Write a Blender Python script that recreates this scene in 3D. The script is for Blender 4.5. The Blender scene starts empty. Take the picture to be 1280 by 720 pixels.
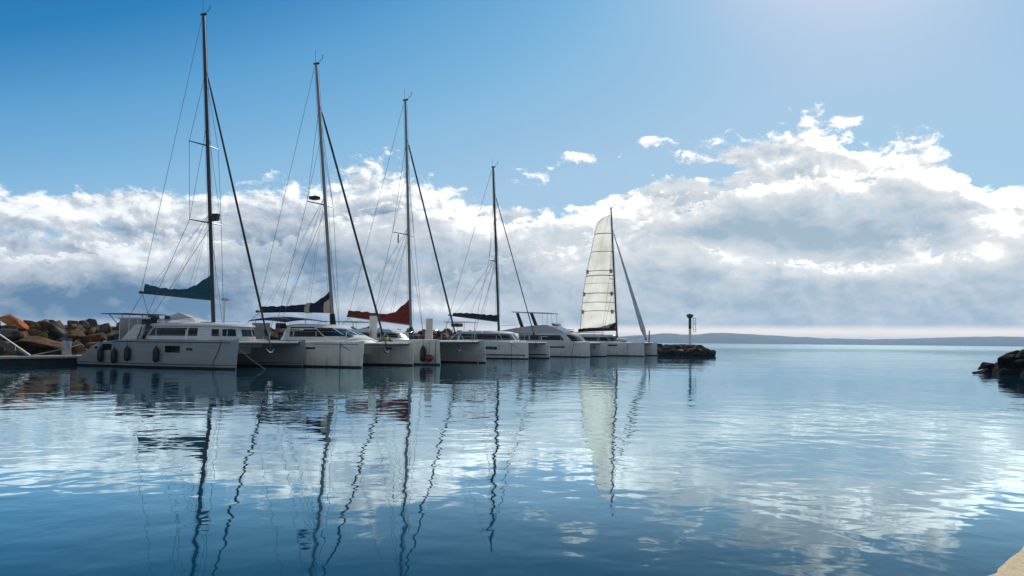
import bpy, bmesh, math, random
from mathutils import Vector, Matrix, noise
R = math.radians
sc = bpy.context.scene
col = sc.collection
random.seed(11)

# ------------------------------------------------------------------ camera
F, HC, HZ, ROLL = 995.0, 1.65, 426.5, R(.55)
PITCH = math.atan((HZ-360)*math.cos(ROLL)/F)
cp, sp, cr, sr = math.cos(PITCH), math.sin(PITCH), math.cos(ROLL), math.sin(ROLL)
cam_d = bpy.data.cameras.new('camera'); cam = bpy.data.objects.new('camera', cam_d); col.objects.link(cam)
cam_d.sensor_width = 36; cam_d.lens = 36*F/1280; cam_d.clip_start = .1; cam_d.clip_end = 40000
Xr, Up, Fw = Vector((1, 0, 0)), Vector((0, -sp, cp)), Vector((0, cp, sp))
ix = Xr*cr+Up*sr; iy = -Xr*sr+Up*cr
cam.matrix_world = Matrix(((ix.x, iy.x, -Fw.x, 0), (ix.y, iy.y, -Fw.y, 0), (ix.z, iy.z, -Fw.z, HC), (0, 0, 0, 1)))
sc.camera = cam

def ray(px, py):
    dx, dy = px-640, 360-py
    a = dx*cr-dy*sr; b = dx*sr+dy*cr
    return Vector((a, F*cp-b*sp, F*sp+b*cp))
def azel(px, py):
    d = ray(px, py).normalized()
    return math.degrees(math.atan2(d.x, d.y)), math.degrees(math.asin(d.z))

# ------------------------------------------------------------------ materials
def nodes_of(name):
    m = bpy.data.materials.new(name); m.use_nodes = True
    nt = m.node_tree; b = nt.nodes['Principled BSDF']
    return m, nt, b
def mat(name, base, rough=.5, metal=0., var=.12, scale=3., base2=None, bump=0., bscale=None, spec=.5, coat=0., stretch=None, detail=5):
    m, nt, b = nodes_of(name)
    tc = nt.nodes.new('ShaderNodeTexCoord')
    n = nt.nodes.new('ShaderNodeTexNoise'); n.inputs['Scale'].default_value = scale; n.inputs['Detail'].default_value = detail; n.inputs['Roughness'].default_value = .6
    src = tc.outputs['Object']
    if stretch:
        mp = nt.nodes.new('ShaderNodeMapping'); mp.inputs['Scale'].default_value = stretch
        nt.links.new(src, mp.inputs['Vector']); src = mp.outputs['Vector']
    nt.links.new(src, n.inputs['Vector'])
    mx = nt.nodes.new('ShaderNodeMix'); mx.data_type = 'RGBA'
    b2 = base2 or tuple(c*(1-var*2) for c in base)
    mx.inputs['A'].default_value = (*base, 1); mx.inputs['B'].default_value = (*b2, 1)
    rp = nt.nodes.new('ShaderNodeMapRange'); rp.inputs['From Min'].default_value = .38; rp.inputs['From Max'].default_value = .66
    nt.links.new(n.outputs['Fac'], rp.inputs['Value']); nt.links.new(rp.outputs['Result'], mx.inputs['Factor'])
    nt.links.new(mx.outputs['Result'], b.inputs['Base Color'])
    b.inputs['Roughness'].default_value = rough; b.inputs['Metallic'].default_value = metal
    b.inputs['Specular IOR Level'].default_value = spec; b.inputs['Coat Weight'].default_value = coat
    if bump:
        n2 = nt.nodes.new('ShaderNodeTexNoise'); n2.inputs['Scale'].default_value = bscale or scale*4; n2.inputs['Detail'].default_value = 6
        nt.links.new(src, n2.inputs['Vector'])
        bp = nt.nodes.new('ShaderNodeBump'); bp.inputs['Strength'].default_value = 1; bp.inputs['Distance'].default_value = bump
        nt.links.new(n2.outputs['Fac'], bp.inputs['Height']); nt.links.new(bp.outputs['Normal'], b.inputs['Normal'])
    return m
M = {}
M['gel'] = mat('white_gelcoat', (.66, .68, .69), .28, var=.07, scale=1.2, coat=.3, stretch=(.6, .6, 2.))
M['gel_warm'] = mat('cream_gelcoat', (.82, .81, .72), .3, var=.06, scale=1.1, coat=.3, stretch=(.6, .6, 2.))
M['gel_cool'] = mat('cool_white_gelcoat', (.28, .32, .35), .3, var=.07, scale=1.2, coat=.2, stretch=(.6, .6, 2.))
M['gel_grey'] = mat('grey_gelcoat', (.42, .45, .48), .3, var=.07, scale=1.3, coat=.3)
M['gel_old'] = mat('weathered_gelcoat', (.60, .61, .60), .4, var=.10, scale=1.6, coat=.1, stretch=(.5, .5, 3.))
M['antifoul'] = mat('dark_antifouling', (.012, .016, .024), .6, var=.3, scale=5)
M['stripe'] = mat('navy_stripe', (.012, .02, .045), .35, var=.1)
M['glass'] = mat('tinted_window', (.008, .012, .013), .10, var=.2, scale=1., spec=.3)
def grime(m):
    nt = m.node_tree; bs = nt.nodes['Principled BSDF']; src = bs.inputs['Base Color'].links[0].from_socket
    tc = nt.nodes.new('ShaderNodeTexCoord'); sp3 = nt.nodes.new('ShaderNodeSeparateXYZ'); nt.links.new(tc.outputs['Object'], sp3.inputs[0])
    mp = nt.nodes.new('ShaderNodeMapping'); mp.inputs['Scale'].default_value = (2.2, 2.2, .35); nt.links.new(tc.outputs['Object'], mp.inputs['Vector'])
    n = nt.nodes.new('ShaderNodeTexNoise'); n.inputs['Scale'].default_value = 1.6; n.inputs['Detail'].default_value = 6; n.inputs['Roughness'].default_value = .65; nt.links.new(mp.outputs['Vector'], n.inputs['Vector'])
    r1 = nt.nodes.new('ShaderNodeMapRange'); r1.inputs['From Min'].default_value = 1.2; r1.inputs['From Max'].default_value = .15; nt.links.new(sp3.outputs['Z'], r1.inputs['Value'])
    r2 = nt.nodes.new('ShaderNodeMapRange'); r2.inputs['From Min'].default_value = .40; r2.inputs['From Max'].default_value = .68; nt.links.new(n.outputs['Fac'], r2.inputs['Value'])
    mu = nt.nodes.new('ShaderNodeMath'); mu.operation = 'MULTIPLY'; nt.links.new(r1.outputs['Result'], mu.inputs[0]); nt.links.new(r2.outputs['Result'], mu.inputs[1])
    mx = nt.nodes.new('ShaderNodeMix'); mx.data_type = 'RGBA'; mx.inputs['B'].default_value = (.30, .27, .19, 1)
    m2 = nt.nodes.new('ShaderNodeMath'); m2.operation = 'MULTIPLY'; m2.inputs[1].default_value = .6; nt.links.new(mu.outputs[0], m2.inputs[0])
    nt.links.new(m2.outputs[0], mx.inputs['Factor']); nt.links.new(src, mx.inputs['A']); nt.links.new(mx.outputs['Result'], bs.inputs['Base Color'])
for k in ('gel', 'gel_warm', 'gel_cool', 'gel_old'): grime(M[k])
M['alu'] = mat('silver_mast_alloy', (.25, .26, .27), .42, .35, var=.1, scale=2, stretch=(1, 1, .2))
M['alu_dark'] = mat('dark_mast_alloy', (.05, .055, .065), .42, .4, var=.12, scale=2, stretch=(1, 1, .2))
M['beam'] = mat('grey_beam_paint', (.13, .14, .15), .6, 0, var=.1)
M['steel'] = mat('stainless_tube', (.62, .63, .64), .22, .95, var=.1)
M['wire'] = mat('rigging_wire', (.10, .11, .13), .4, .6, var=.1)
M['teal'] = mat('teal_canvas', (.006, .095, .14), .85, var=.2, scale=2.5, bump=.02, bscale=6, stretch=(.4, 1, 1.6))
M['navy'] = mat('navy_canvas', (.008, .013, .055), .85, var=.2, scale=2.5, bump=.02, bscale=6, stretch=(.4, 1, 1.6))
M['red'] = mat('burgundy_canvas', (.22, .018, .012), .85, var=.22, scale=2.5, bump=.02, bscale=6, stretch=(.4, 1, 1.6))
M['black'] = mat('black_canvas', (.016, .018, .022), .85, var=.2, scale=2.5, bump=.02, bscale=6, stretch=(.4, 1, 1.6))
M['cream'] = mat('cream_canvas', (.52, .46, .33), .85, var=.1)
M['pale'] = mat('pale_canvas', (.62, .62, .60), .8, var=.1, scale=2)
M['rubber'] = mat('black_rubber', (.012, .012, .015), .5, var=.2)
M['redball'] = mat('red_vinyl', (.20, .015, .02), .45, var=.1)
M['net'] = mat('dark_net', (.05, .055, .06), .9, var=.2, scale=8)
M['furl'] = mat('furled_sail_cover', (.035, .042, .055), .8, var=.25, scale=6, stretch=(1, 1, .5))
M['furl_grey'] = mat('grey_furled_sail', (.66, .69, .70), .8, var=.2, scale=3, stretch=(1, 1, .4))
M['rope'] = mat('weathered_rope', (.30, .27, .22), .9, var=.15, scale=12)
M['rope_dark'] = mat('dark_rope', (.03, .035, .045), .9, var=.15, scale=12)
M['yellow'] = mat('yellow_rope', (.45, .30, .06), .85, var=.2, scale=9)
M['solar'] = mat('solar_cells', (.012, .016, .03), .15, var=.2, scale=9)
M['clearvinyl'] = mat('hazy_vinyl', (.22, .24, .26), .25, var=.15, scale=2)
M['teak'] = mat('grey_teak', (.24, .19, .14), .75, var=.15, scale=4, stretch=(.3, 8, 1))
M['concrete'] = mat('pontoon_concrete', (.40, .40, .38), .85, var=.12, scale=2, bump=.004)
M['pont_shade'] = mat('pontoon_side_shade', (.022, .024, .026), .8, var=.3, scale=2.5)  # near-black colour carries the shade on the pontoon's side
M['white_paint'] = mat('white_paint', (.78, .78, .75), .4, var=.06, scale=3)
M['blue_paint'] = mat('blue_paint', (.03, .10, .22), .45, var=.1)
M['green_paint'] = mat('dark_green_paint', (.008, .075, .07), .5, var=.15)
M['lampglass'] = mat('lamp_diffuser', (.55, .55, .52), .3, var=.05)

def rock_mat(name, a, b, c):
    m, nt, bs = nodes_of(name)
    tc = nt.nodes.new('ShaderNodeTexCoord'); oi = nt.nodes.new('ShaderNodeObjectInfo')
    add = nt.nodes.new('ShaderNodeVectorMath'); add.operation = 'MULTIPLY_ADD'
    add.inputs[1].default_value = (1, 1, 1)
    cmb = nt.nodes.new('ShaderNodeCombineXYZ')
    mu = nt.nodes.new('ShaderNodeMath'); mu.operation = 'MULTIPLY'; mu.inputs[1].default_value = 37
    nt.links.new(oi.outputs['Random'], mu.inputs[0])
    for k in range(3): nt.links.new(mu.outputs[0], cmb.inputs[k])
    nt.links.new(tc.outputs['Object'], add.inputs[0]); nt.links.new(cmb.outputs[0], add.inputs[2])
    n = nt.nodes.new('ShaderNodeTexNoise'); n.inputs['Scale'].default_value = 1.1; n.inputs['Detail'].default_value = 8; n.inputs['Roughness'].default_value = .68
    nt.links.new(add.outputs[0], n.inputs['Vector'])
    r = nt.nodes.new('ShaderNodeValToRGB')
    e = r.color_ramp.elements
    e[0].position = .34; e[0].color = (*c, 1); e[1].position = .68; e[1].color = (*b, 1)
    q = e.new(.5); q.color = (*a, 1)
    nt.links.new(n.outputs['Fac'], r.inputs['Fac'])
    hs = nt.nodes.new('ShaderNodeHueSaturation')
    mr = nt.nodes.new('ShaderNodeMapRange'); mr.inputs['To Min'].default_value = .5; mr.inputs['To Max'].default_value = 1.3
    nt.links.new(oi.outputs['Random'], mr.inputs['Value']); nt.links.new(mr.outputs['Result'], hs.inputs['Value'])
    nt.links.new(r.outputs['Color'], hs.inputs['Color']); nt.links.new(hs.outputs['Color'], bs.inputs['Base Color'])
    bs.inputs['Roughness'].default_value = .95 if 'dark' in name else .88
    bs.inputs['Specular IOR Level'].default_value = .04 if 'dark' in name else .2
    n2 = nt.nodes.new('ShaderNodeTexNoise'); n2.inputs['Scale'].default_value = 5; n2.inputs['Detail'].default_value = 8; n2.inputs['Roughness'].default_value = .7
    nt.links.new(add.outputs[0], n2.inputs['Vector'])
    bp = nt.nodes.new('ShaderNodeBump'); bp.inputs['Distance'].default_value = .22
    nt.links.new(n2.outputs['Fac'], bp.inputs['Height']); nt.links.new(bp.outputs['Normal'], bs.inputs['Normal'])
    return m
M['rock_tan'] = rock_mat('tan_rock', (.26, .155, .08), (.46, .31, .17), (.05, .034, .024))
M['rock_brown'] = rock_mat('brown_rock', (.13, .072, .034), (.27, .155, .07), (.026, .018, .013))
M['rock_grey'] = rock_mat('grey_rock', (.10, .097, .092), (.26, .25, .23), (.025, .025, .025))
M['rock_orange'] = rock_mat('orange_rock', (.50, .16, .055), (.66, .28, .12), (.20, .07, .03))
M['rock_dark'] = rock_mat('dark_wet_rock', (.026, .026, .023), (.06, .056, .047), (.009, .010, .010))
M['mound_dark'] = rock_mat('dark_wet_rubble', (.010, .010, .009), (.018, .017, .015), (.005, .005, .005))
M['rock_core'] = rock_mat('rubble_core', (.06, .05, .04), (.11, .09, .07), (.025, .022, .02))

# ------------------------------------------------------------------ mesh helpers
def link(name, bm, mats, parent=None, smooth=35):
    bmesh.ops.recalc_face_normals(bm, faces=bm.faces)
    me = bpy.data.meshes.new(name); bm.to_mesh(me); bm.free()
    for m in (mats if isinstance(mats, (list, tuple)) else [mats]): me.materials.append(M[m] if isinstance(m, str) else m)
    if smooth:
        me.polygons.foreach_set('use_smooth', [True]*len(me.polygons))
        me.set_sharp_from_angle(angle=R(smooth))
    o = bpy.data.objects.new(name, me); col.objects.link(o)
    if parent is not None: o.parent = parent
    return o
def tag(o, label=None, cat=None, group=None, kind=None):
    if label: o['label'] = label
    if cat: o['category'] = cat
    if group: o['group'] = group
    if kind: o['kind'] = kind
    return o
def empty(name, loc=(0, 0, 0), rz=0):
    o = bpy.data.objects.new(name, None); col.objects.link(o)
    o.location = loc; o.rotation_euler = (0, 0, rz); o.empty_display_size = .2
    return o
def loft(bm, rings, cap=True, closed=True):
    vs = [[bm.verts.new(p) for p in r] for r in rings]
    fs = []
    n = len(vs[0])
    for i in range(len(vs)-1):
        for j in range(n if closed else n-1):
            try: f = bm.faces.new((vs[i][j], vs[i][(j+1) % n], vs[i+1][(j+1) % n], vs[i+1][j])); fs.append((i, j, f))
            except ValueError: pass
    if cap and closed:
        for r in (vs[0], vs[-1]):
            try: bm.faces.new(r)
            except ValueError: pass
    return vs, fs
def tube(bm, pts, r, n=8, flat=1.):
    pts = [Vector(p) for p in pts]
    rs = r if isinstance(r, (list, tuple)) else [r]*len(pts)
    t0 = (pts[1]-pts[0]).normalized()
    ref = Vector((0, 0, 1)) if abs(t0.z) < .9 else Vector((0, 1, 0))
    rings = []
    for i, p in enumerate(pts):
        t = (pts[min(i+1, len(pts)-1)]-pts[max(i-1, 0)]).normalized()
        a = t.cross(ref).normalized(); b = t.cross(a).normalized(); ref = -b if False else ref
        rings.append([p+a*rs[i]*math.cos(2*math.pi*k/n)*flat+b*rs[i]*math.sin(2*math.pi*k/n) for k in range(n)])
    loft(bm, rings)
def box(bm, c, s, bev=0., rot=None):
    m = Matrix.Translation(Vector(c))
    if rot: m = m @ rot
    r = bmesh.ops.create_cube(bm, size=1, matrix=m @ Matrix.Diagonal((*s, 1)))
    if bev:
        es = {e for v in r['verts'] for e in v.link_edges}
        bmesh.ops.bevel(bm, geom=list(es), offset=bev, segments=2, affect='EDGES', profile=.6)
def prism(bm, prof, y0, y1):
    """prof: list of (x,z)."""
    a = [bm.verts.new((x, y0, z)) for x, z in prof]; b = [bm.verts.new((x, y1, z)) for x, z in prof]
    n = len(prof)
    for i in range(n): bm.faces.new((a[i], a[(i+1) % n], b[(i+1) % n], b[i]))
    bm.faces.new(a); bm.faces.new(b)
def lerp(tab, x):
    if x <= tab[0][0]: return tab[0][1]
    for (x0, y0), (x1, y1) in zip(tab, tab[1:]):
        if x <= x1:
            t = (x-x0)/(x1-x0); return y0+(y1-y0)*t
    return tab[-1][1]
def slerp(tab, x):
    """cubic-smooth through the table"""
    n = len(tab)
    if x <= tab[0][0]: return tab[0][1]
    for i in range(n-1):
        if x <= tab[i+1][0]:
            x0, y0 = tab[i]; x1, y1 = tab[i+1]
            m0 = (tab[i+1][1]-tab[max(i-1, 0)][1])/(tab[i+1][0]-tab[max(i-1, 0)][0]) if i else (y1-y0)/(x1-x0)
            m1 = (tab[min(i+2, n-1)][1]-y0)/(tab[min(i+2, n-1)][0]-x0)
            h = x1-x0; t = (x-x0)/h
            return (2*t**3-3*t*t+1)*y0+(t**3-2*t*t+t)*h*m0+(-2*t**3+3*t*t)*y1+(t**3-t*t)*h*m1
    return tab[-1][1]

# ------------------------------------------------------------------ catamaran kit (local: +X bow, +Y port, Z up, origin on the waterline)
WID = [(0, .70), (.12, .86), (.3, .98), (.5, 1.), (.66, .93), (.8, .70), (.9, .44), (.965, .2), (1, .045)]
class Hull:
    def __init__(s, yc, x0, x1, hw, sheer, rake=.12):
        s.yc, s.x0, s.x1, s.hw, s.sheer, s.rake = yc, x0, x1, hw, sheer, rake
    def zs(s, x): return slerp(s.sheer, x)
    def w(s, x, z):
        t = min(max((x-s.x0)/(s.x1-s.x0), 0), 1)
        base = slerp(WID, t)*s.hw
        zz = s.zs(x)
        g = lerp([(-.5, 0.), (-.3, .5), (-.12, .78), (0, .87), (.3, .94), (.8, .985), (1.6, 1.02)], z)
        fl = 1 if t < .6 else 1-(t-.6)*.55*(1-min(max(z/max(zz, .1), 0), 1))
        return base*g*fl
    def build(s, parent, mats):
        bm = bmesh.new(); rings = []
        N = 34
        for i in range(N+1):
            t = i/N; t = 1-(1-t)**1.35 if t > 0 else 0
            x = s.x0+(s.x1-s.x0)*t; zt = s.zs(x)
            zs_ = [-.34, -.14, .10, .20, .235, .29] + [.29+(zt-.29)*k for k in (.25, .5, .75, .93, 1.)]
            zs_ = [min(z, zt-.002*(12-j)) for j, z in enumerate(zs_)]
            ring = [(x, s.yc, -.45)]
            sh = lambda z: x+s.rake*max(0, (t-.7)/.3)*(z/1.5-1)
            for z in zs_: ring.append((sh(z), s.yc-s.w(x, z), z))
            wt = s.w(x, zt)
            ring.append((sh(zt), s.yc-wt*.93, zt+.035)); ring.append((sh(zt), s.yc, zt+.075)); ring.append((sh(zt), s.yc+wt*.93, zt+.035))
            for z in reversed(zs_): ring.append((sh(z), s.yc+s.w(x, z), z))
            rings.append(ring)
        _, fs = loft(bm, rings)
        n = len(rings[0])
        for i, j, f in fs:
            k = j if j < n/2 else n-1-j
            f.material_index = 1 if k < 3 else (2 if k == 4 else 0)
        return link('hull', bm, mats, parent, 40)
    def patch(s, name, parent, m, x0, x1, z0, z1, side, off=.012, nx=8, nz=3, skew=0., taper=0.):
        bm = bmesh.new(); g = []
        for a in range(nx+1):
            row = []
            for b in range(nz+1):
                u, v = a/nx, b/nz
                zz = z0+(z1-z0)*(.5+(v-.5)*(1-taper*u))+skew*u
                x = x0+(x1-x0)*u
                row.append(Vector((x, s.yc+side*(s.w(x, zz)+off), zz)))
            g.append(row)
        solid_patch(bm, g, Vector((0, -side*(off+.01), 0)))
        return link(name, bm, m, parent, 40)
def solid_patch(bm, g, back):
    nx, nz = len(g), len(g[0])
    A = [[bm.verts.new(p) for p in r] for r in g]; B = [[bm.verts.new(p+back) for p in r] for r in g]
    for i in range(nx-1):
        for j in range(nz-1):
            bm.faces.new((A[i][j], A[i+1][j], A[i+1][j+1], A[i][j+1]))
            bm.faces.new((B[i][j], B[i][j+1], B[i+1][j+1], B[i+1][j]))
    edge = [(i, 0) for i in range(nx)]+[(nx-1, j) for j in range(1, nz)]+[(i, nz-1) for i in range(nx-2, -1, -1)]+[(0, j) for j in range(nz-2, 0, -1)]
    for k in range(len(edge)):
        a, b = edge[k], edge[(k+1) % len(edge)]
        bm.faces.new((A[a[0]][a[1]], B[a[0]][a[1]], B[b[0]][b[1]], A[b[0]][b[1]]))
class Cabin:
    """rings: (z, x_aft, x_front, half width, exponent)"""
    def __init__(s, rings): s.rings = rings
    def at(s, z):
        r = s.rings
        return [lerp([(q[0], q[k]) for q in r], z) for k in range(1, 5)]
    def pt(s, a, z, off=0.):
        xa, xf, hw, n = s.at(z)
        cx, A, Bh = (xa+xf)/2, (xf-xa)/2, hw
        c, q = math.cos(a), math.sin(a)
        return Vector((cx+(A+off)*math.copysign(abs(c)**(2/n), c), (Bh+off)*math.copysign(abs(q)**(2/n), q), z))
    def ang(s, x, z, side):
        xa, xf, hw, n = s.at(z)
        c = (x-(xa+xf)/2)/((xf-xa)/2); c = max(-1, min(1, c))
        a = math.acos(math.copysign(abs(c)**(n/2), c))
        return side*a
    def build(s, parent, m, crown=.12, name='cabin'):
        bm = bmesh.new(); K = 64
        zs = sorted({round(q[0], 3) for q in s.rings})
        rings = [[s.pt(2*math.pi*k/K, z) for k in range(K)] for z in zs]
        zt = zs[-1]
        for f, h in ((.96, .25), (.85, .55), (.6, .85), (.25, 1.)):
            xa, xf, hw, n = s.at(zt); cx = (xa+xf)/2
            rings.append([Vector((cx+(p.x-cx)*f, p.y*f, zt+crown*h)) for p in rings[len(zs)-1]])
        loft(bm, rings)
        return link(name, bm, m, parent, 38)
    def window(s, parent, m, a0, a1, z0, z1, off=.014, nx=10, name='window'):
        bm = bmesh.new()
        g = [[s.pt(a0+(a1-a0)*i/nx, z0+(z1-z0)*j/3, off) for j in range(4)] for i in range(nx+1)]
        c = s.pt((a0+a1)/2, (z0+z1)/2); xa, xf, hw, n = s.at(z0)
        back = Vector(((xa+xf)/2-c.x, -c.y, 0)).normalized()*(off+.02)
        solid_patch(bm, g, back)
        return link(name, bm, m, parent, 40)
    def side_window(s, parent, m, x0, x1, z0, z1, side=-1, **k):
        zm = (z0+z1)/2
        return s.window(parent, m, s.ang(x0, zm, side), s.ang(x1, zm, side), z0, z1, **k)

def t_part(name, parent, m, pts, r, n=8, flat=1.):
    bm = bmesh.new(); tube(bm, pts, r, n, flat); return link(name, bm, m, parent, 50)
def b_part(name, parent, m, c, s, bev=.02, rot=None):
    bm = bmesh.new(); box(bm, c, s, bev, rot); return link(name, bm, m, parent, 35)
def bag(parent, m, prof, name='sail_bag', ridge=True):
    """prof rows (x, zbot, ztop, halfthick): stack-pack hanging along the boom"""
    bm = bmesh.new(); rings = []
    N = 22; x0, x1 = prof[0][0], prof[-1][0]
    for i in range(N+1):
        x = x0+(x1-x0)*i/N
        zb, zt, h = [slerp([(q[0], q[k]) for q in prof], x) for k in (1, 2, 3)]
        wob = .03*math.sin(i*2.1)+.02*math.sin(i*4.7)
        H = zt-zb
        sec = [(0, zb-.02), (h*.75, zb+H*.02), (h, zb+H*.25), (h*.8, zb+H*.6), (h*.3, zb+H*.92), (0, zt+wob), (-h*.3, zb+H*.92), (-h*.8, zb+H*.6), (-h, zb+H*.25), (-h*.75, zb+H*.02)]
        rings.append([(x, y, z) for y, z in sec])
    loft(bm, rings)
    return link(name, bm, m, parent, 60)
def anchor(parent, x, z):
    bm = bmesh.new()
    tube(bm, [(x+.05, 0, z+.25), (x+.12, 0, z-.35)], [.035, .045], 6)
    tube(bm, [(x+.10, -.32, z-.22), (x+.13, -.12, z-.42), (x+.13, .12, z-.42), (x+.10, .32, z-.22)], [.03, .07, .07, .03], 6)
    return link('anchor', bm, 'alu_dark', parent)
def rig(root, mbase, mtop, mm, rad, zh, chain, spread, boom, furl, rfurl, lift=True, wire=.013, jacks=True, furlmat='furl', deckz=1.6):
    """mast with spreaders, shrouds, boom and furled headsail"""
    mb, mt = Vector(mbase), Vector(mtop)
    mast_at = lambda z: mb+(mt-mb)*((z-mb.z)/(mt.z-mb.z))
    mast = t_part('mast', root, mm, [mb, mb+(mt-mb)*.5, mb+(mt-mb)*.88, mt], [rad, rad*.98, rad*.85, rad*.72], 10, .8)
    bm = bmesh.new(); box(bm, mt+Vector((.02, 0, .03)), (.42, .16, .10), .02); link('masthead', bm, 'rubber', mast)
    t_part('antenna', mast, 'wire', [mt+Vector((-.1, .04, .05)), mt+Vector((-.12, .04, .95))], .012, 5)
    t_part('wind_vane', mast, 'wire', [mt+Vector((.1, 0, .05)), mt+Vector((.5, 0, .3)), mt+Vector((.52, 0, .55))], [.015, .02, .03], 5)
    hz = mast_at(zh)
    tips = {}
    for side in (-1, 1):
        pts = [Vector((chain[0], side*chain[1], deckz))]
        for (z, ln, sw) in sorted(spread):
            m0 = mast_at(z); tip = m0+Vector((-sw, side*ln, .06))
            t_part('spreader', mast, mm, [m0, tip], [.045, .03], 6)
            pts.append(tip); tips[(z, side)] = tip
        pts.append(hz)
        bm = bmesh.new(); tube(bm, pts, wire, 5); link('shroud', bm, 'wire', root)
        lo = sorted(spread)[0]
        t_part('shroud', root, 'wire', [pts[0]+Vector((.06, 0, 0)), mast_at(lo[0]-.25)], wire, 5)
        t_part('shroud', root, 'wire', [tips[(lo[0], side)], mast_at(min(zh-.6, lo[0]+(mt.z-lo[0])*.48))], wire*.9, 5)
        t_part('turnbuckle', root, 'rubber', [pts[0]-Vector((0, 0, .15)), pts[0]+(pts[1]-pts[0]).normalized()*.7], .035, 6)
    bo = [Vector(p) for p in boom]
    t_part('boom', root, mm, bo, [.07, .085], 8)
    bm = bmesh.new(); box(bm, (bo[0].x, 0, bo[0].z), (.22, .14, .16), .03); link('boom_end', bm, 'rubber', root)
    if lift:
        t_part('topping_lift', root, 'wire', [mt-Vector((.1, 0, .1)), bo[0]], wire, 5)
    for side in (-1, 1):
        t_part('mainsheet', root, 'wire', [bo[0]+Vector((.15, 0, -.1)), Vector((bo[0].x-.1, side*.9, deckz+1.)), Vector((bo[0].x-.2, side*1., deckz-.2))], wire*1.2, 5)
        t_part('halyard', root, 'wire', [mast_at(mt.z-.4)+Vector((.14*side, .03*side, 0)), mast_at(mb.z+1.5)+Vector((.22*side, .05*side, 0))], wire*.7, 5)
    if jacks:
        L = bo[1]-bo[0]
        for side in (-1, 1):
            k = mast_at(sorted(spread)[0][0]+.6)
            for f in (.12, .42, .7):
                t_part('lazy_jack', root, 'wire', [k, bo[0]+L*f+Vector((0, side*.18, .1))], wire*.55, 5)
    f1 = Vector(furl[1]); f0 = mast_at(furl[0][2])+Vector((.10, 0, 0))
    st = t_part('forestay', root, 'wire', [f0+(f0-f1).normalized()*-.0+(f0-f1)*.0, f1], wire, 5)
    N = 14
    pts = [f0+(f1-f0)*(.025+.945*i/N) for i in range(N+1)]
    rr = [lerp(rfurl, i/N) for i in range(N+1)]
    t_part('furled_headsail', root, furlmat, pts, rr, 8)
    t_part('furling_drum', root, 'rubber', [f0+(f1-f0)*.965, f0+(f1-f0)*.985], .11, 10)
    return mast_at, mast
def guard_rails(root, hulls, x0, x1, outer_only=True, h=.62, step=1.9):
    for hl in hulls:
        side = -1 if hl.yc < 0 else 1
        bm = bmesh.new(); top = []; n = max(2, int(round((x1-x0)/step)))
        for i in range(n+1):
            x = x0+(x1-x0)*i/n; z = hl.zs(x); y = hl.yc+side*(hl.w(x, z)-.06)
            tube(bm, [(x, y, z-.03), (x, y, z+h)], .014, 5); top.append(Vector((x, y, z+h)))
        tube(bm, top, .008, 4); tube(bm, [p-Vector((0, 0, h*.45)) for p in top], .007, 4)
        link('guard_rail', bm, 'steel', root)
        xb = hl.x1
        zt = hl.zs(xb)
        t_part('bow_pulpit', root, 'steel', [(x1, hl.yc+side*(hl.w(x1, 1.5)-.06), zt), (x1+.05, hl.yc+side*(hl.w(x1, 1.5)-.05), zt+h), (xb-.25, hl.yc+side*.1, zt+h+.05), (xb-.25, hl.yc-side*.1, zt+h+.05), (x1+.05, hl.yc-side*(hl.w(x1, 1.5)-.05), zt+h), (x1, hl.yc-side*(hl.w(x1, 1.5)-.06), zt)], .018, 6)
def platform(root, S, x0, x1, xf, z=1.36, beam_x=5.6, beamz=1.42, m='gel', hulls=None):
    """bridge deck between the hulls, forward beam, nets"""
    hw = S/2-.12
    b_part('bridge_deck', root, m, ((x0+x1)/2, 0, (z+.74)/2), (x1-x0, 2*hw, z-.74), .06)
    bm = bmesh.new(); box(bm, ((x1+xf)/2, 0, z-.05), (xf-x1, 2*hw, .5), .12); link('nacelle', bm, m, root)
    bm = bmesh.new(); box(bm, ((xf+beam_x)/2, 0, beamz-.02), (beam_x-xf-.1, 2*hw-.1, .025)); link('trampoline', bm, 'net', root)
    t_part('crossbeam', root, 'beam', [(beam_x, -S/2+.05, beamz), (beam_x, S/2-.05, beamz)], .10, 10)
def boat(px, D, th, L, S, label):
    a = R(th)
    h = Vector((math.cos(a), -math.sin(a), 0)); p = Vector((math.sin(a), math.cos(a), 0))
    d = ray(px, 430); w = Vector((d.x*D/d.y, D, 0))
    o = w-h*(L/2)+p*(S/2)
    e = empty('catamaran', (o.x, o.y, 0), -a)
    tag(e, label, 'catamaran', 'catamarans moored in a row along the pontoon')
    def to_world(x, y, z): return Vector((o.x, o.y, 0))+h*x+p*y+Vector((0, 0, z))
    return e, to_world

fender_proto = {}
def fender(loc, ztop, label, s=1.):
    """black cylindrical fender with its lanyard"""
    if 'b' not in fender_proto:
        bm = bmesh.new()
        prof = [(.02, -.36), (.09, -.33), (.135, -.25), (.145, -.1), (.145, .12), (.13, .24), (.08, .32), (.035, .38), (.03, .42)]
        rings = [[(r*math.cos(k*math.pi/6), r*math.sin(k*math.pi/6), z) for k in range(12)] for r, z in prof]
        loft(bm, rings); fender_proto['b'] = bm
    e = empty('fender', loc); tag(e, label, 'fender', 'black fenders hanging on the hulls')
    bm = fender_proto['b'].copy(); o = link('fender_body', bm, 'rubber', e, 50); o.scale = (s*1.15, s*1.15, s*1.15)
    t_part('lanyard', e, 'rope_dark', [(0, 0, .4*s), (0, 0, ztop-loc[2])], .012, 5)
    return e
def mooring(name, pts, label, m='rope_dark', r=.016, group='mooring lines of the catamarans'):
    bm = bmesh.new(); tube(bm, pts, r, 6); o = link(name, bm, m)
    tag(o, label, 'mooring line', group)
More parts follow.
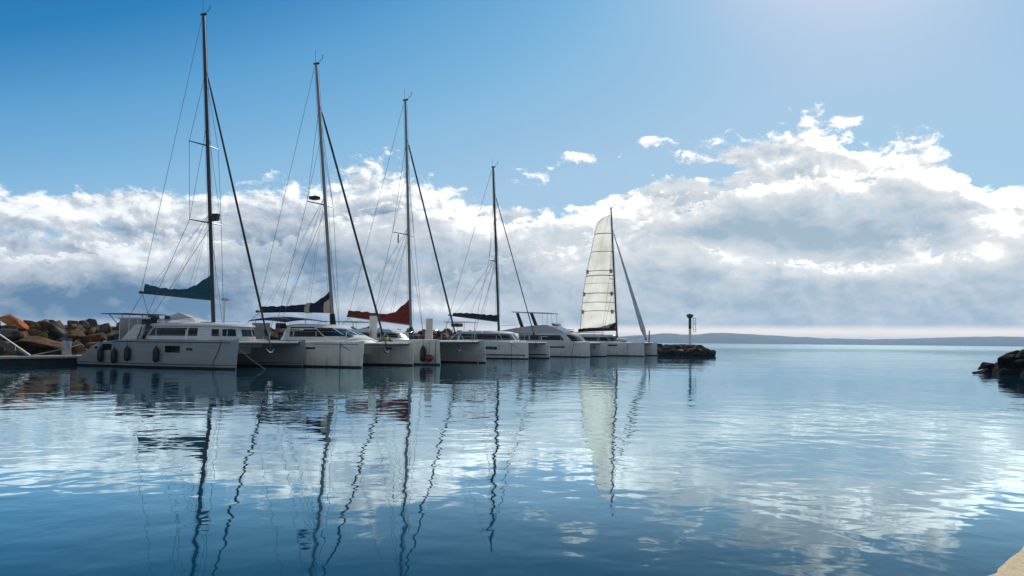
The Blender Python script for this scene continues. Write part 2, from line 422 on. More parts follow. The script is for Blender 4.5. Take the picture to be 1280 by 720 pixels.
def sag(a, b, s, n=10):
    a, b = Vector(a), Vector(b)
    return [a+(b-a)*(i/n)-Vector((0, 0, s*4*(i/n)*(1-i/n))) for i in range(n+1)]

# ================================================================== boat 1: teal cover, nearest
e, W = boat(298, 42.5, 24, 12.2, 5.5, 'white catamaran with a teal sail cover, long side windows and black fenders, nearest the camera')
sh = [(-5.6, .36), (-5.0, .66), (-4.2, 1.10), (-3.2, 1.36), (-2.0, 1.47), (0, 1.5), (3, 1.5), (6.1, 1.54)]
hs = Hull(-2.75, -5.6, 6.1, .76, sh); hp = Hull(2.75, -5.6, 6.1, .76, sh)
for hl in (hs, hp):
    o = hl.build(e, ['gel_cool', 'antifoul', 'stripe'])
    sd = -1 if hl is hs else 1
    for s2 in (sd,):
        hl.patch('rub_line', o, 'gel_grey', -4.0, 5.6, 1.005, 1.03, s2, .014, 20, 1)
        hl.patch('gunwale_strip', o, 'rubber', -2.3, 5.7, 1.40, 1.44, s2, .02, 20, 1)
        hl.patch('hull_window', o, 'glass', 1.62, 2.62, .86, 1.22, s2, .014)
        hl.patch('hull_window', o, 'glass', -3.3, -2.5, .93, 1.28, s2, .014)
        hl.patch('porthole', o, 'glass', 3.05, 3.42, .98, 1.12, s2, .014, 3)
        hl.patch('porthole', o, 'glass', -3.95, -3.7, 1.0, 1.12, s2, .014, 3)
platform(e, 5.5, -4.3, 2.6, 3.4, 1.42, 5.75, 1.42)
cb = Cabin([(1.35, -2.35, 3.62, 2.62, 2.8), (1.72, -2.15, 3.62, 2.60, 2.8), (2.28, -1.75, 3.48, 2.46, 2.7), (2.34, -1.9, 3.62, 2.56, 2.7), (2.43, -1.9, 3.58, 2.52, 2.7)])
o = cb.build(e, 'gel', .16)
for sd in (-1, 1):
    cb.side_window(o, 'glass', -.75, 2.02, 1.78, 2.22, sd, nx=16)
    cb.side_window(o, 'glass', 2.14, 2.62, 1.78, 2.22, sd, nx=5)
    cb.window(o, 'glass', sd*.62, sd*.40, 1.78, 2.18, nx=5)
    cb.window(o, 'glass', sd*.35, sd*.04, 1.78, 2.18, nx=5)
    t_part('grab_rail', o, 'steel', [(-.8, sd*1.9, 2.55), (-.75, sd*1.9, 2.68), (1.9, sd*1.75, 2.68), (1.95, sd*1.75, 2.55)], .018, 6)
# aft side mouldings sloping from the roof to the deck
for sd in (-1, 1):
    bm = bmesh.new(); prism(bm, [(-3.1, 1.40), (-1.6, 1.40), (-1.2, 2.40), (-1.9, 2.40), (-2.3, 2.05)], sd*2.32, sd*2.50); link('cabin_wing', bm, 'gel', e)
b_part('cockpit_roof', e, 'gel', (-2.75, 0, 2.80), (1.9, 4.4, .09), .03)
for y in (-2.15, 2.15):
    b_part('cockpit_screen', e, 'clearvinyl', (-2.65, y, 2.1), (1.75, .03, 1.3), .01)
    for x in (-3.5, -2.75, -2.05): t_part('roof_post', e, 'white_paint', [(x, y, 1.35), (x, y, 2.78)], .03, 6)
b_part('cockpit_screen', e, 'clearvinyl', (-3.55, 0, 2.1), (.03, 4.2, 1.3), .01)
o = b_part('solar_panel', e, 'solar', (-4.9, 0, 3.09), (2.3, 2.9, .05), .01)
for y in (-1.2, 1.2):
    t_part('arch_post', e, 'steel', [(-4.2, y, 1.3), (-4.5, y, 3.06)], .03, 6)
    t_part('arch_post', e, 'steel', [(-4.3, y, 2.0), (-5.6, y, 3.06)], .025, 6)
b_part('helm_seat', e, 'rubber', (-1.9, -1.2, 2.85), (.35, .6, .3), .06)
b_part('helm_seat', e, 'rubber', (-1.1, -.9, 2.82), (.2, .3, .3), .05)
bm = bmesh.new()
vs = [bm.verts.new(p) for p in ((-1.75, -1.1, 2.58), (1.1, -.9, 2.52), (1.1, .9, 2.52), (-1.75, 1.1, 2.58), (-1.2, 0, 3.2), (-.1, 0, 2.86))]
for f in ((0, 1, 5, 4), (1, 2, 5), (2, 3, 4, 5), (3, 0, 4), (0, 3, 2, 1)): bm.faces.new([vs[k] for k in f])
link('roof_cover', bm, 'pale', e, 10)
b_part('deck_hatch', e, 'glass', (2.3, -1.2, 2.56), (.5, .5, .03), .01)
ma, mast = rig(e, (1.61, 0, 2.5), (-.05, 0, 21.4), 'alu_dark', .135, 17.7, (-.75, 3.32), [(8.5, 1.25, .35), (13.2, 1.15, .3)],
          [(-4.4, 0, 4.45), (1.35, 0, 3.95)], [(.55, 0, 17.8), (5.7, 0, 1.6)], [(0, .035), (.06, .055), (.8, .07), (.93, .06), (1, .04)])
bag(e, 'teal', [(-4.05, 4.42, 4.98, .10), (-2.5, 4.28, 4.68, .17), (-.6, 4.08, 4.62, .2), (.5, 3.98, 5.0, .2), (1.15, 3.93, 5.35, .17), (1.42, 3.92, 5.52, .14)])
bm = bmesh.new(); tube(bm, [ma(8.85)+Vector((.18, 0, -.1)), ma(8.85)+Vector((.62, 0, -.1))], [.16, .16], 10); box(bm, ma(8.85)+Vector((.35, 0, .1)), (.62, .3, .18), .05); link('radar_dome', bm, 'alu_dark', mast)
anchor(e, 5.75, 1.3)
guard_rails(e, (hs, hp), -1.2, 5.0)
for i, (x, z) in enumerate([(-3.25, .66), (-2.12, .60), (-1.06, .74), (1.12, .72)]):
    zz = hs.zs(x)
    names = ['aftmost black fender, beside the stern window of the catamaran with teal sail cover', 'second black fender from the stern of the catamaran with teal sail cover',
             'black fender below the shroud of the catamaran with teal sail cover', 'lone black fender beside the midship hull window of the catamaran with teal sail cover']
    q = W(x, -2.75-hs.w(x, z)-.16, z); fender(q, zz-.02, names[i])
# tender on the stern
t = empty('dinghy', W(-5.45, .2, 1.25), -R(24)+R(90)); tag(t, 'grey inflatable dinghy hoisted at the stern of the catamaran with teal sail cover', 'dinghy')
t_part('tube', t, 'gel_grey', [(-1.3, -.6, 0), (.9, -.6, 0.02), (1.35, -.3, .12), (1.45, 0, .16), (1.35, .3, .12), (.9, .6, .02), (-1.3, .6, 0)], [.17, .2, .2, .2, .2, .2, .17], 10)
b_part('floor', t, 'rubber', (-.1, 0, -.08), (2.2, .9, .06), .02); b_part('outboard_motor', t, 'black', (-1.35, 0, .25), (.3, .32, .5), .08)
mooring('mooring_line', [W(5.2, -2.75-hs.w(5.2, 1.5)-.02, 1.52), W(5.05, -2.75-hs.w(5.05, 1.0)-.05, 1.0), W(4.75, -2.75-hs.w(4.75, .4)-.06, .4), W(4.7, -2.75-hs.w(4.7, .4)-.08, -.3)], 'dark rope down the bow of the catamaran with teal sail cover')
mooring('mooring_line', sag(W(6.0, -2.7, 1.15), W(7.4, -1.6, -.2), .06), 'pale rope from the bow of the teal covered catamaran into the water', 'rope', .02)

# ================================================================== boat 2: navy cover
e, W = boat(455, 47.0, 25, 11.6, 5.6, 'cream hulled catamaran with a navy sail cover and wraparound dark windscreen, second from the left')
sh = [(-5.8, .4), (-5.2, .7), (-4.2, 1.15), (-3, 1.38), (-1, 1.46), (5.8, 1.5)]
hs = Hull(-2.8, -5.8, 5.8, .78, sh, .10); hp = Hull(2.8, -5.8, 5.8, .78, sh, .10)
for hl, sd in ((hs, -1), (hp, 1)):
    o = hl.build(e, ['gel_warm', 'antifoul', 'gel_warm'])
    hl.patch('gunwale_strip', o, 'stripe', -3.5, 5.5, 1.36, 1.39, sd, .02, 20, 1)
    hl.patch('rub_line', o, 'gel_grey', -3.5, 5.5, 1.19, 1.205, sd, .014, 20, 1)
    hl.patch('hull_window', o, 'glass', 2.1, 2.72, 1.07, 1.17, sd, .014)
    hl.patch('hull_window', o, 'glass', -1.4, -.4, 1.02, 1.2, sd, .014)
hs_o = hp
hp.patch('hull_window', e, 'glass', 4.0, 4.3, 1.02, 1.15, -1, .014, 3)
platform(e, 5.6, -4.5, 2.8, 3.7, 1.42, 5.4, 1.4, 'gel_warm')
cb = Cabin([(1.35, -2.3, 4.55, 2.35, 2.3), (1.62, -2.2, 4.25, 2.3, 2.3), (1.9, -2.0, 3.5, 2.18, 2.3), (2.3, -1.8, 2.55, 1.98, 2.3), (2.52, -1.7, 2.0, 1.78, 2.3)])
o = cb.build(e, 'gel_warm', .14)
for sd in (-1, 1):
    cb.window(o, 'glass', sd*1.95, sd*1.12, 1.80, 2.42, nx=10)
    cb.window(o, 'glass', sd*1.08, sd*.52, 1.86, 2.38, nx=8)
    cb.window(o, 'glass', sd*.48, sd*.03, 1.95, 2.36, nx=6)
b_part('deck_hatch', e, 'glass', (3.3, -1.0, 1.98), (.55, .5, .05), .01, Matrix.Rotation(R(24), 4, 'Y'))
for y in (-1.9, 1.9):
    b_part('cockpit_screen', e, 'clearvinyl', (-2.9, y, 2.05), (1.5, .03, 1.25), .01)
    for x in (-3.6, -2.2): t_part('bimini_post', e, 'steel', [(x, y, 1.4), (x, y*.85, 2.98)], .02, 6)
bm = bmesh.new()
g = [[Vector((-4.1+3.6*i/10, -1.75+3.5*j/6, 2.90+.22*math.sin(math.pi*(i+.6)/11.2)-.10*((j-3)/3)**2)) for j in range(7)] for i in range(11)]
solid_patch(bm, g, Vector((0, 0, -.05))); link('bimini', bm, 'navy', e, 50)
t_part('bimini_rail', e, 'steel', [(-.9, -1.3, 3.0), (.1, -1.3, 2.96), (.2, -1.3, 2.6)], .02, 6)
b_part('helm_seat', e, 'rubber', (-1.8, -1.3, 2.5), (.4, .6, .35), .06)
ma, mast = rig(e, (1.38, 0, 2.45), (-.55, 0, 20.05), 'alu', .13, 17.1, (-.6, 3.35), [(10.45, 1.35, .4)],
          [(-5.0, 0, 3.5), (1.05, 0, 3.5)], [(-.1, 0, 17.1), (5.35, 0, 1.6)], [(0, .04), (.05, .07), (.8, .075), (.94, .07), (1, .05)])
bag(e, 'navy', [(-4.65, 3.42, 3.84, .12), (-2.5, 3.44, 3.86, .17), (-.8, 3.42, 3.98, .2), (0., 3.4, 4.12, .2), (.8, 3.38, 4.6, .18), (1.1, 3.42, 4.9, .12)])
bag(e, 'cream', [(-.85, 3.38, 4.01, .215), (-.65, 3.37, 4.03, .22), (-.45, 3.37, 4.06, .22)], 'sail_bag_band')
bag(e, 'cream', [(.72, 3.36, 4.40, .21), (.95, 3.36, 4.5, .2), (1.18, 3.36, 4.55, .17)], 'sail_bag_band')
t_part('mast_coat', mast, 'black', [(1.38, 0, 2.46), (1.27, 0, 3.3)], [.2, .17], 10)
bm = bmesh.new(); box(bm, ma(10.6)+Vector((-.30, -.72, .22)), (.62, .5, .24), .1); link('radar_dome', bm, 'rubber', mast)
anchor(e, 5.4, 1.3)
bm = bmesh.new(); tube(bm, [(5.2, -.35, 1.62), (5.3, -.1, 1.7), (5.35, .2, 1.66), (5.25, .5, 1.72), (5.3, .8, 1.6)], [.1, .14, .12, .13, .08], 8); link('rope_coil', bm, 'yellow', e)
guard_rails(e, (hs, hp), -1.2, 4.7)
t_part('crossbeam_strut', e, 'steel', [(5.4, -.9, 1.5), (5.4, 0, 2.05), (5.4, .9, 1.5)], .025, 6)
mooring('mooring_line', [W(4.4, -2.8-hs.w(4.4, 1.5)-.02, 1.5), W(4.4, -2.8-hs.w(4.4, .9)-.06, .9), W(4.4, -2.8-hs.w(4.4, .4)-.06, -.3)], 'dark rope down the near bow of the catamaran with navy sail cover')
mooring('mooring_line', sag(W(4.45, -2.8-hs.w(4.45, 1.4)-.04, 1.35), W(5.9, -2.72, .75), .12), 'dark bow rope looping along the cream hull below the navy sail cover')

# ================================================================== boat 3: red cover, raised daggerboards
e, W = boat(549, 54.0, 26, 13.2, 6.6, 'grey white catamaran with a burgundy sail cover and raised white daggerboards')
sh = [(-6.6, .4), (-6.0, .7), (-5.0, 1.2), (-3, 1.45), (0, 1.55), (6.6, 1.66)]
hs = Hull(-3.3, -6.6, 6.6, .74, sh, -.12); hp = Hull(3.3, -6.6, 6.6, .74, sh, -.12)
for hl, sd in ((hs, -1), (hp, 1)):
    o = hl.build(e, ['gel_old', 'antifoul', 'gel_old'])
    hl.patch('gunwale_strip', o, 'gel_grey', -4.2, 6.3, 1.44, 1.47, sd, .02, 20, 1)
    hl.patch('stripe_line', o, 'gel_grey', -5, 6.3, .30, .33, sd, .014, 20, 1)
    hl.patch('stripe_line', o, 'gel_grey', 1, 6.3, .30, .33, -sd, .014, 20, 1)
    b_part('daggerboard', e, 'white_paint', (1.15 if sd < 0 else 1.7, sd*3.3, 2.3), (.58, .16, 2.1), .04)
platform(e, 6.6, -4.8, 1.6, 2.4, 1.5, 6.1, 1.55, 'gel_old')
cb = Cabin([(1.35, -3.0, 2.0, 2.3, 2.6), (1.7, -2.9, 1.8, 2.25, 2.6), (2.25, -2.6, 1.2, 2.05, 2.5), (2.38, -2.6, .9, 1.95, 2.5)])
o = cb.build(e, 'gel', .12)
for sd in (-1, 1):
    cb.window(o, 'glass', sd*2.3, sd*1.3, 1.78, 2.2, nx=10)
    cb.window(o, 'glass', sd*1.22, sd*.06, 1.8, 2.2, nx=10)
b_part('bimini', e, 'gel_grey', (-2.9, 0, 3.0), (2.1, 3.0, .07), .03)
for y in (-1.3, 1.3):
    for x in (-3.8, -2.1): t_part('bimini_post', e, 'steel', [(x, y, 1.4), (x, y, 2.98)], .022, 6)
b_part('helm_seat', e, 'rubber', (-1.9, -1.9, 2.0), (.5, .6, .6), .06)
t_part('arch_rail', e, 'steel', [(-4.5, -2.6, 1.5), (-4.6, -2.6, 2.75), (-4.3, -2.2, 3.0), (-3.8, -1.5, 3.0)], .03, 6)
ma, mast = rig(e, (2.2, 0, 1.5), (1.28, 0, 19.8), 'alu', .125, 16.7, (1.0, 3.6), [(9.5, 1.45, .45)],
          [(-3.6, 0, 3.45), (2.0, 0, 2.82)], [(1.75, 0, 16.7), (6.05, 0, 1.75)], [(0, .05), (.05, .06), (.8, .07), (.95, .065), (1, .05)])
bag(e, 'red', [(-3.6, 3.46, 3.9, .10), (-2.0, 3.27, 3.78, .18), (-.4, 3.10, 3.62, .22), (.6, 2.98, 3.72, .22), (1.4, 2.9, 4.25, .2), (2.02, 2.84, 4.72, .14)])
t_part('mast_coat', mast, 'teal', [(2.2, 0, 1.52), (2.15, 0, 2.6)], [.17, .15], 10)
t_part('seagull_striker', e, 'steel', [(6.1, -1.3, 1.6), (6.1, 0, 2.2), (6.1, 1.3, 1.6)], .03, 6)
anchor(e, 6.1, 1.35)
guard_rails(e, (hs, hp), 2.4, 5.6)
bm = bmesh.new(); tube(bm, [ma(9.45)+Vector((-.25, -1.0, .0)), ma(9.45)+Vector((-.25, -1.0, -.65))], .05, 6); link('deck_light', bm, 'rubber', mast)
q = W(5.6, -3.3-hs.w(5.6, .8)-.2, .72); fender(q, 1.62, 'tall black fender on the bow of the catamaran with burgundy sail cover', 1.25)
q = W(6.05, -3.3-hs.w(6.05, .6)-.24, .46); e2 = empty('ball_fender', q); tag(e2, 'round red ball fender beside the tall black fender on a white bow', 'fender')
bm = bmesh.new(); bmesh.ops.create_uvsphere(bm, u_segments=16, v_segments=12, radius=.26); link('ball', bm, 'redball', e2, 60)
t_part('lanyard', e2, 'rope_dark', [(0, 0, .25), (0, .12, 1.15)], .014, 5)
mooring('mooring_line', [W(6.4, -3.3-hs.w(6.4, 1.5)-.03, 1.6), W(6.39, -3.3-hs.w(6.39, .8)-.06, .8), W(6.38, -3.3-hs.w(6.38, .4)-.06, -.3)], 'dark rope hanging beside the red ball fender on a white bow')
mooring('mooring_line', sag(W(6.3, 3.0, .7), W(6.9, 1.6, -.2), .05), 'pale rope from the far bow of the catamaran with burgundy sail cover into the water', 'rope')

# ================================================================== boat 4: black cover, dark wrap window
e, W = boat(660, 74.0, 26, 12.0, 5.0, 'white catamaran with a black sail cover, dark mast and slanted black hull windows')
sh = [(-6.0, .4), (-5.4, .8), (-4.4, 1.3), (-3, 1.5), (0, 1.6), (6.0, 1.5)]
hs = Hull(-2.5, -6.0, 6.0, .8, sh, -.05); hp = Hull(2.5, -6.0, 6.0, .8, sh, -.05)
for hl, sd in ((hs, -1), (hp, 1)):
    o = hl.build(e, ['gel', 'antifoul', 'gel'])
    hl.patch('stripe_line', o, 'stripe', -5.5, 5.8, .30, .42, sd, .014, 20, 1)
    hl.patch('stripe_line', o, 'stripe', 1, 5.8, .30, .42, -sd, .014, 12, 1)
    hl.patch('hull_window', o, 'glass', 1.75, 3.1, .88, 1.16, sd, .014, 8, 3, -.04)
    hl.patch('window_frame', o, 'gel_grey', 3.2, 3.42, .85, 1.22, sd, .018, 3, 3)
    hl.patch('hull_window', o, 'glass', -2.8, -1.3, .98, 1.22, sd, .014)
platform(e, 5.0, -4.6, 2.6, 3.6, 1.5, 5.6, 1.5)
cb = Cabin([(1.4, -2.6, 3.75, 2.35, 2.7), (1.72, -2.5, 3.6, 2.3, 2.7), (2.35, -2.2, 3.05, 2.15, 2.6), (2.42, -2.5, 3.1, 2.2, 2.6), (2.5, -2.5, 2.95, 2.1, 2.6)])
o = cb.build(e, 'gel', .16)
for sd in (-1, 1):
    cb.window(o, 'glass', sd*2.35, sd*.76, 1.78, 2.32, nx=18)
    cb.window(o, 'glass', sd*.72, sd*.02, 1.78, 2.3, nx=8)
b_part('bimini', e, 'gel', (-2.6, 0, 3.5), (2.5, 2.6, .08), .03)
for y in (-1.1, 1.1):
    for x in (-3.6, -1.6): t_part('bimini_post', e, 'steel', [(x, y, 2.4), (x, y, 3.48)], .03, 6)
b_part('helm_seat', e, 'rubber', (-2.7, -.6, 3.2), (.8, 1.0, .34), .05)
ma, mast = rig(e, (1.68, 0, 2.55), (.85, 0, 18.95), 'alu_dark', .14, 16.2, (.3, 3.0), [(9.5, 1.0, .3)],
          [(-3.95, 0, 4.22), (1.45, 0, 3.6)], [(1.2, 0, 16.2), (5.6, 0, 1.9)], [(0, .04), (.05, .045), (.9, .05), (1, .04)], wire=.016)
bag(e, 'black', [(-3.5, 4.13, 4.45, .12), (-1.5, 3.92, 4.40, .18), (.4, 3.68, 4.24, .22), (1.45, 3.56, 4.2, .18)])
anchor(e, 5.6, 1.35)
guard_rails(e, (hs, hp), -1, 5.0)
mooring('mooring_line', [W(4.5, -2.5-hs.w(4.5, 1.5)-.02, 1.5), W(4.5, -2.5-hs.w(4.5, .9)-.06, .9), W(4.5, -2.5-hs.w(4.5, .4)-.06, -.3)], 'dark rope down the near bow of the catamaran with black sail cover')
mooring('mooring_line', sag(W(4.55, -2.5-hs.w(4.55, 1.4)-.04, 1.4), W(6.0, -2.44, .6), .1), 'dark bow rope looping along the white hull of the catamaran with black sail cover')

# ================================================================== boat 5: motor catamaran with flybridge
e, W = boat(737, 86.0, 26, 13.0, 5.2, 'white motor catamaran without a mast, flat hardtop on black slanted struts over its flybridge')
e.name = 'motor_catamaran'; e['category'] = 'motor yacht'
sh = [(-6.5, .5), (-5.8, .8), (-4.6, 1.25), (-2, 1.45), (2, 1.55), (6.5, 1.6)]
hs = Hull(-2.6, -6.5, 6.5, .85, sh, -.06); hp = Hull(2.6, -6.5, 6.5, .85, sh, -.06)
for hl, sd in ((hs, -1), (hp, 1)):
    o = hl.build(e, ['gel', 'antifoul', 'gel'])
    hl.patch('hull_window', o, 'glass', 1.9, 3.85, .98, 1.14, sd, .014, 8, 3)
    hl.patch('hull_window', o, 'glass', -2.5, -.2, .98, 1.14, sd, .014, 8, 3)
platform(e, 5.2, -5.0, 4.2, 5.2, 1.5, 5.9, 1.5)
cb = Cabin([(1.4, -3.2, 5.3, 2.45, 2.8), (1.62, -3.1, 5.0, 2.4, 2.8), (2.2, -2.9, 4.35, 2.3, 2.8), (2.45, -2.9, 4.0, 2.2, 2.8), (2.55, -3.0, 3.85, 2.15, 2.8)])
o = cb.build(e, 'gel', .12)
for sd in (-1, 1):
    cb.window(o, 'glass', sd*2.5, sd*1.9, 1.8, 2.36, nx=8)
    cb.window(o, 'glass', sd*1.86, sd*1.02, 1.8, 2.36, nx=10)
    cb.window(o, 'glass', sd*.74, sd*.36, 1.72, 2.42, nx=8)
    cb.window(o, 'glass', sd*.33, sd*.02, 1.72, 2.42, nx=6)
bm = bmesh.new()
rings = []
for x, hw, zb, zt in ((-4.9, 2.1, 2.66, 2.80), (-3.0, 2.25, 2.56, 3.1), (-.5, 2.25, 2.52, 3.45), (1.0, 2.1, 2.5, 3.52), (2.0, 1.8, 2.5, 3.2), (2.9, 1.3, 2.5, 2.72)):
    rings.append([(x, -hw, zb), (x, -hw, (zb+zt)/2), (x, -hw*.9, zt), (x, hw*.9, zt), (x, hw, (zb+zt)/2), (x, hw, zb)])
loft(bm, rings); link('flybridge', bm, 'gel_grey', e, 25)
b_part('hardtop', e, 'gel_grey', (-1.1, 0, 4.92), (4.6, 3.2, .10), .04, Matrix.Rotation(R(2), 4, 'Y'))
for y in (-1.45, 1.45):
    for xt, xb in ((-2.9, -2.25), (-1.15, -.45)) if y < 0 else ():
        bm = bmesh.new(); prism(bm, [(xt, 4.88), (xt+.36, 4.88), (xb+.36, 3.3), (xb-.02, 3.2)], y-.05, y+.05); link('hardtop_strut', bm, 'rubber', e)
    t_part('hardtop_post', e, 'steel', [(.95, y*.9, 4.86), (1.0, y, 3.3)], .03, 6)
    t_part('hardtop_post', e, 'steel', [(.35, y*.9, 4.88), (.4, y, 3.3)], .02, 6)
t_part('flybridge_rail', e, 'steel', [(-4.7, -1.9, 2.8), (-4.7, -1.9, 3.4), (-2.6, -2.0, 3.5), (-2.6, -2.0, 3.1)], .02, 5)
b_part('windscreen', e, 'glass', (1.55, 0, 3.55), (.05, 2.6, .35), .01, Matrix.Rotation(R(-35), 4, 'Y'))
anchor(e, 6.0, 1.3)
guard_rails(e, (hs, hp), 1.2, 5.6)
mooring('mooring_line', [W(4.9, -2.6-hs.w(4.9, 1.55)-.02, 1.58), W(4.75, -2.6-hs.w(4.75, .9)-.06, .9), W(4.55, -2.6-hs.w(4.55, .4)-.06, -.3)], 'dark rope down the near bow of the white motor catamaran')
mooring('mooring_line', sag(W(4.95, -2.6-hs.w(4.95, 1.4)-.04, 1.45), W(6.4, -2.55, .7), .12), 'dark bow rope looping along the hull of the white motor catamaran')

# ================================================================== boat 6: mainsail up
e, W = boat(805, 95.0, 26, 13.4, 5.6, 'catamaran with its pale battened mainsail hoisted, last in the row near the light post')
sh = [(-6.7, .4), (-6.0, .8), (-5, 1.25), (-3, 1.45), (0, 1.52), (6.7, 1.62)]
hs = Hull(-2.8, -6.7, 6.7, .76, sh, -.05); hp = Hull(2.8, -6.7, 6.7, .76, sh, -.05)
for hl, sd in ((hs, -1), (hp, 1)):
    o = hl.build(e, ['gel', 'antifoul', 'gel'])
    hl.patch('hull_window', o, 'glass', 2.45, 3.55, 1.18, 1.36, sd, .014, 6, 3)
    hl.patch('hull_window', o, 'glass', -2, -.8, 1.12, 1.3, sd, .014, 6, 3)
platform(e, 5.6, -4.8, 2.6, 3.4, 1.5, 6.0, 1.55)
cb = Cabin([(1.4, -3.0, 3.1, 2.4, 2.7), (1.7, -2.9, 2.9, 2.35, 2.7), (2.3, -2.7, 2.2, 2.2, 2.7), (2.4, -3.2, 2.4, 2.25, 2.7), (2.5, -3.2, 2.3, 2.2, 2.7)])
o = cb.build(e, 'gel', .14)
for sd in (-1, 1):
    cb.window(o, 'glass', sd*2.4, sd*.85, 1.8, 2.26, nx=14)
    cb.window(o, 'glass', sd*.8, sd*.04, 1.8, 2.26, nx=8)
b_part('bimini', e, 'gel', (-1.6, 0, 2.86), (3.6, 3.4, .08), .03)
for y in (-1.5, 1.5):
    for x in (-3.2, 0): t_part('bimini_post', e, 'steel', [(x, y, 1.6), (x, y, 2.84)], .03, 6)
b_part('solar_panel', e, 'solar', (-4.1, -.3, 3.2), (1.2, 1.6, .06), .01); b_part('arch_frame', e, 'rubber', (-4.1, -.3, 2.95), (1.1, 1.5, .22), .04)
for y in (-.9, .3): t_part('arch_post', e, 'steel', [(-4.2, y, 1.3), (-4.2, y, 3.15)], .03, 6)
ma, mast = rig(e, (2.42, 0, 2.2), (1.60, 0, 18.55), 'alu_dark', .14, 15.7, (1.4, 3.2), [(9.5, 1.0, .3)],
          [(-2.6, 0, 3.0), (2.28, 0, 3.15)], [(2.05, 0, 15.7), (6.2, 0, 1.75)], [(0, .05), (.15, .09), (.4, .15), (.7, .24), (.86, .31), (.94, .30), (1, .12)], jacks=False, furlmat='furl_grey', wire=.016)
# mainsail
ms, nt, bs = nodes_of('translucent_sailcloth')
tc = nt.nodes.new('ShaderNodeTexCoord'); n = nt.nodes.new('ShaderNodeTexNoise'); n.inputs['Scale'].default_value = .55; n.inputs['Detail'].default_value = 6
nt.links.new(tc.outputs['Object'], n.inputs['Vector'])
rp = nt.nodes.new('ShaderNodeValToRGB'); rp.color_ramp.elements[0].color = (.74, .71, .60, 1); rp.color_ramp.elements[0].position = .34
rp.color_ramp.elements[1].color = (.93, .92, .86, 1); rp.color_ramp.elements[1].position = .6
nt.links.new(n.outputs['Fac'], rp.inputs['Fac'])
df = nt.nodes.new('ShaderNodeBsdfDiffuse'); tl = nt.nodes.new('ShaderNodeBsdfTranslucent'); mx = nt.nodes.new('ShaderNodeMixShader'); mx.inputs[0].default_value = .62
nt.links.new(rp.outputs['Color'], df.inputs['Color']); nt.links.new(rp.outputs['Color'], tl.inputs['Color'])
nt.links.new(df.outputs[0], mx.inputs[1]); nt.links.new(tl.outputs[0], mx.inputs[2])
nt.links.new(mx.outputs[0], nt.nodes['Material Output'].inputs['Surface']); nt.nodes.remove(bs)
LE = [(3.15, -2.50), (5.45, -2.30), (8.0, -2.05), (10.6, -1.62), (13.4, -.98), (15.6, -.52), (16.6, -.25), (17.1, .05), (17.45, .65), (17.75, 1.35)]
def sail_pt(u, z, off=0.):
    luff = ma(z).x-.14
    le = lerp(LE, z)
    x = le+(luff-le)*u
    ch = luff-le
    return Vector((x, -.07*ch*math.sin(math.pi*u)*1.0+off, z+.02*ch*math.sin(math.pi*u)))
bm = bmesh.new(); g = []
zb = [3.35+(17.7-3.35)*i/44 for i in range(45)]
g = [[sail_pt(u/12, z) for u in range(13)] for z in zb]
vs = [[bm.verts.new(p) for p in r] for r in g]
for i in range(44):
    for j in range(12): bm.faces.new((vs[i][j], vs[i][j+1], vs[i+1][j+1], vs[i+1][j]))
sail = link('mainsail', bm, ms, e, 80)
def zsail(py): return ma_z(py)
for z, th in ((15.35, .05), (13.05, .035), (10.6, .04), (10.0, .05), (9.0, .02), (7.75, .045), (6.6, .035), (5.5, .035)):
    bm = bmesh.new()
    g = [[sail_pt(u/10, z+dz*th*.9, 0) for dz in (-1, 1)] for u in range(11)]
    for r in g:
        for p in r: p.y -= .014
    solid_patch(bm, g, Vector((0, .028, 0))); link('batten', bm, 'rubber', sail, 60)
for z in (10.6, 7.75, 5.5):
    for u in (.03, .93):
        c = sail_pt(u, z-.05); b_part('reef_patch', sail, 'cream', (c.x, c.y, c.z), (.36, .03, .5), .0)
bag(e, 'black', [(-2.75, 2.92, 3.30, .10), (-1.5, 2.98, 3.42, .16), (.5, 3.06, 3.78, .2), (2.2, 3.10, 4.10, .18)])
t_part('leech_line', sail, 'furl', [sail_pt(0, z) for z in [3.35+(17.4-3.35)*i/24 for i in range(25)]], .03, 5)
bm = bmesh.new(); bmesh.ops.create_icosphere(bm, subdivisions=2, radius=.5, matrix=Matrix.Translation((3.2, -.4, 1.85)) @ Matrix.Diagonal((1.3, 1.2, .6, 1))); link('deck_bag', bm, 'pale', e, 60)
t_part('bow_post', e, 'alu_dark', [(6.35, .5, 1.6), (6.4, .5, 3.1)], .07, 6)
guard_rails(e, (hs, hp), 2.6, 5.8)
mooring('mooring_line', [W(4.9, -2.8-hs.w(4.9, 1.5)-.02, 1.6), W(4.8, -2.8-hs.w(4.8, .9)-.06, .9), W(4.7, -2.8-hs.w(4.7, .4)-.06, -.3)], 'dark rope down the bow of the catamaran with hoisted mainsail')

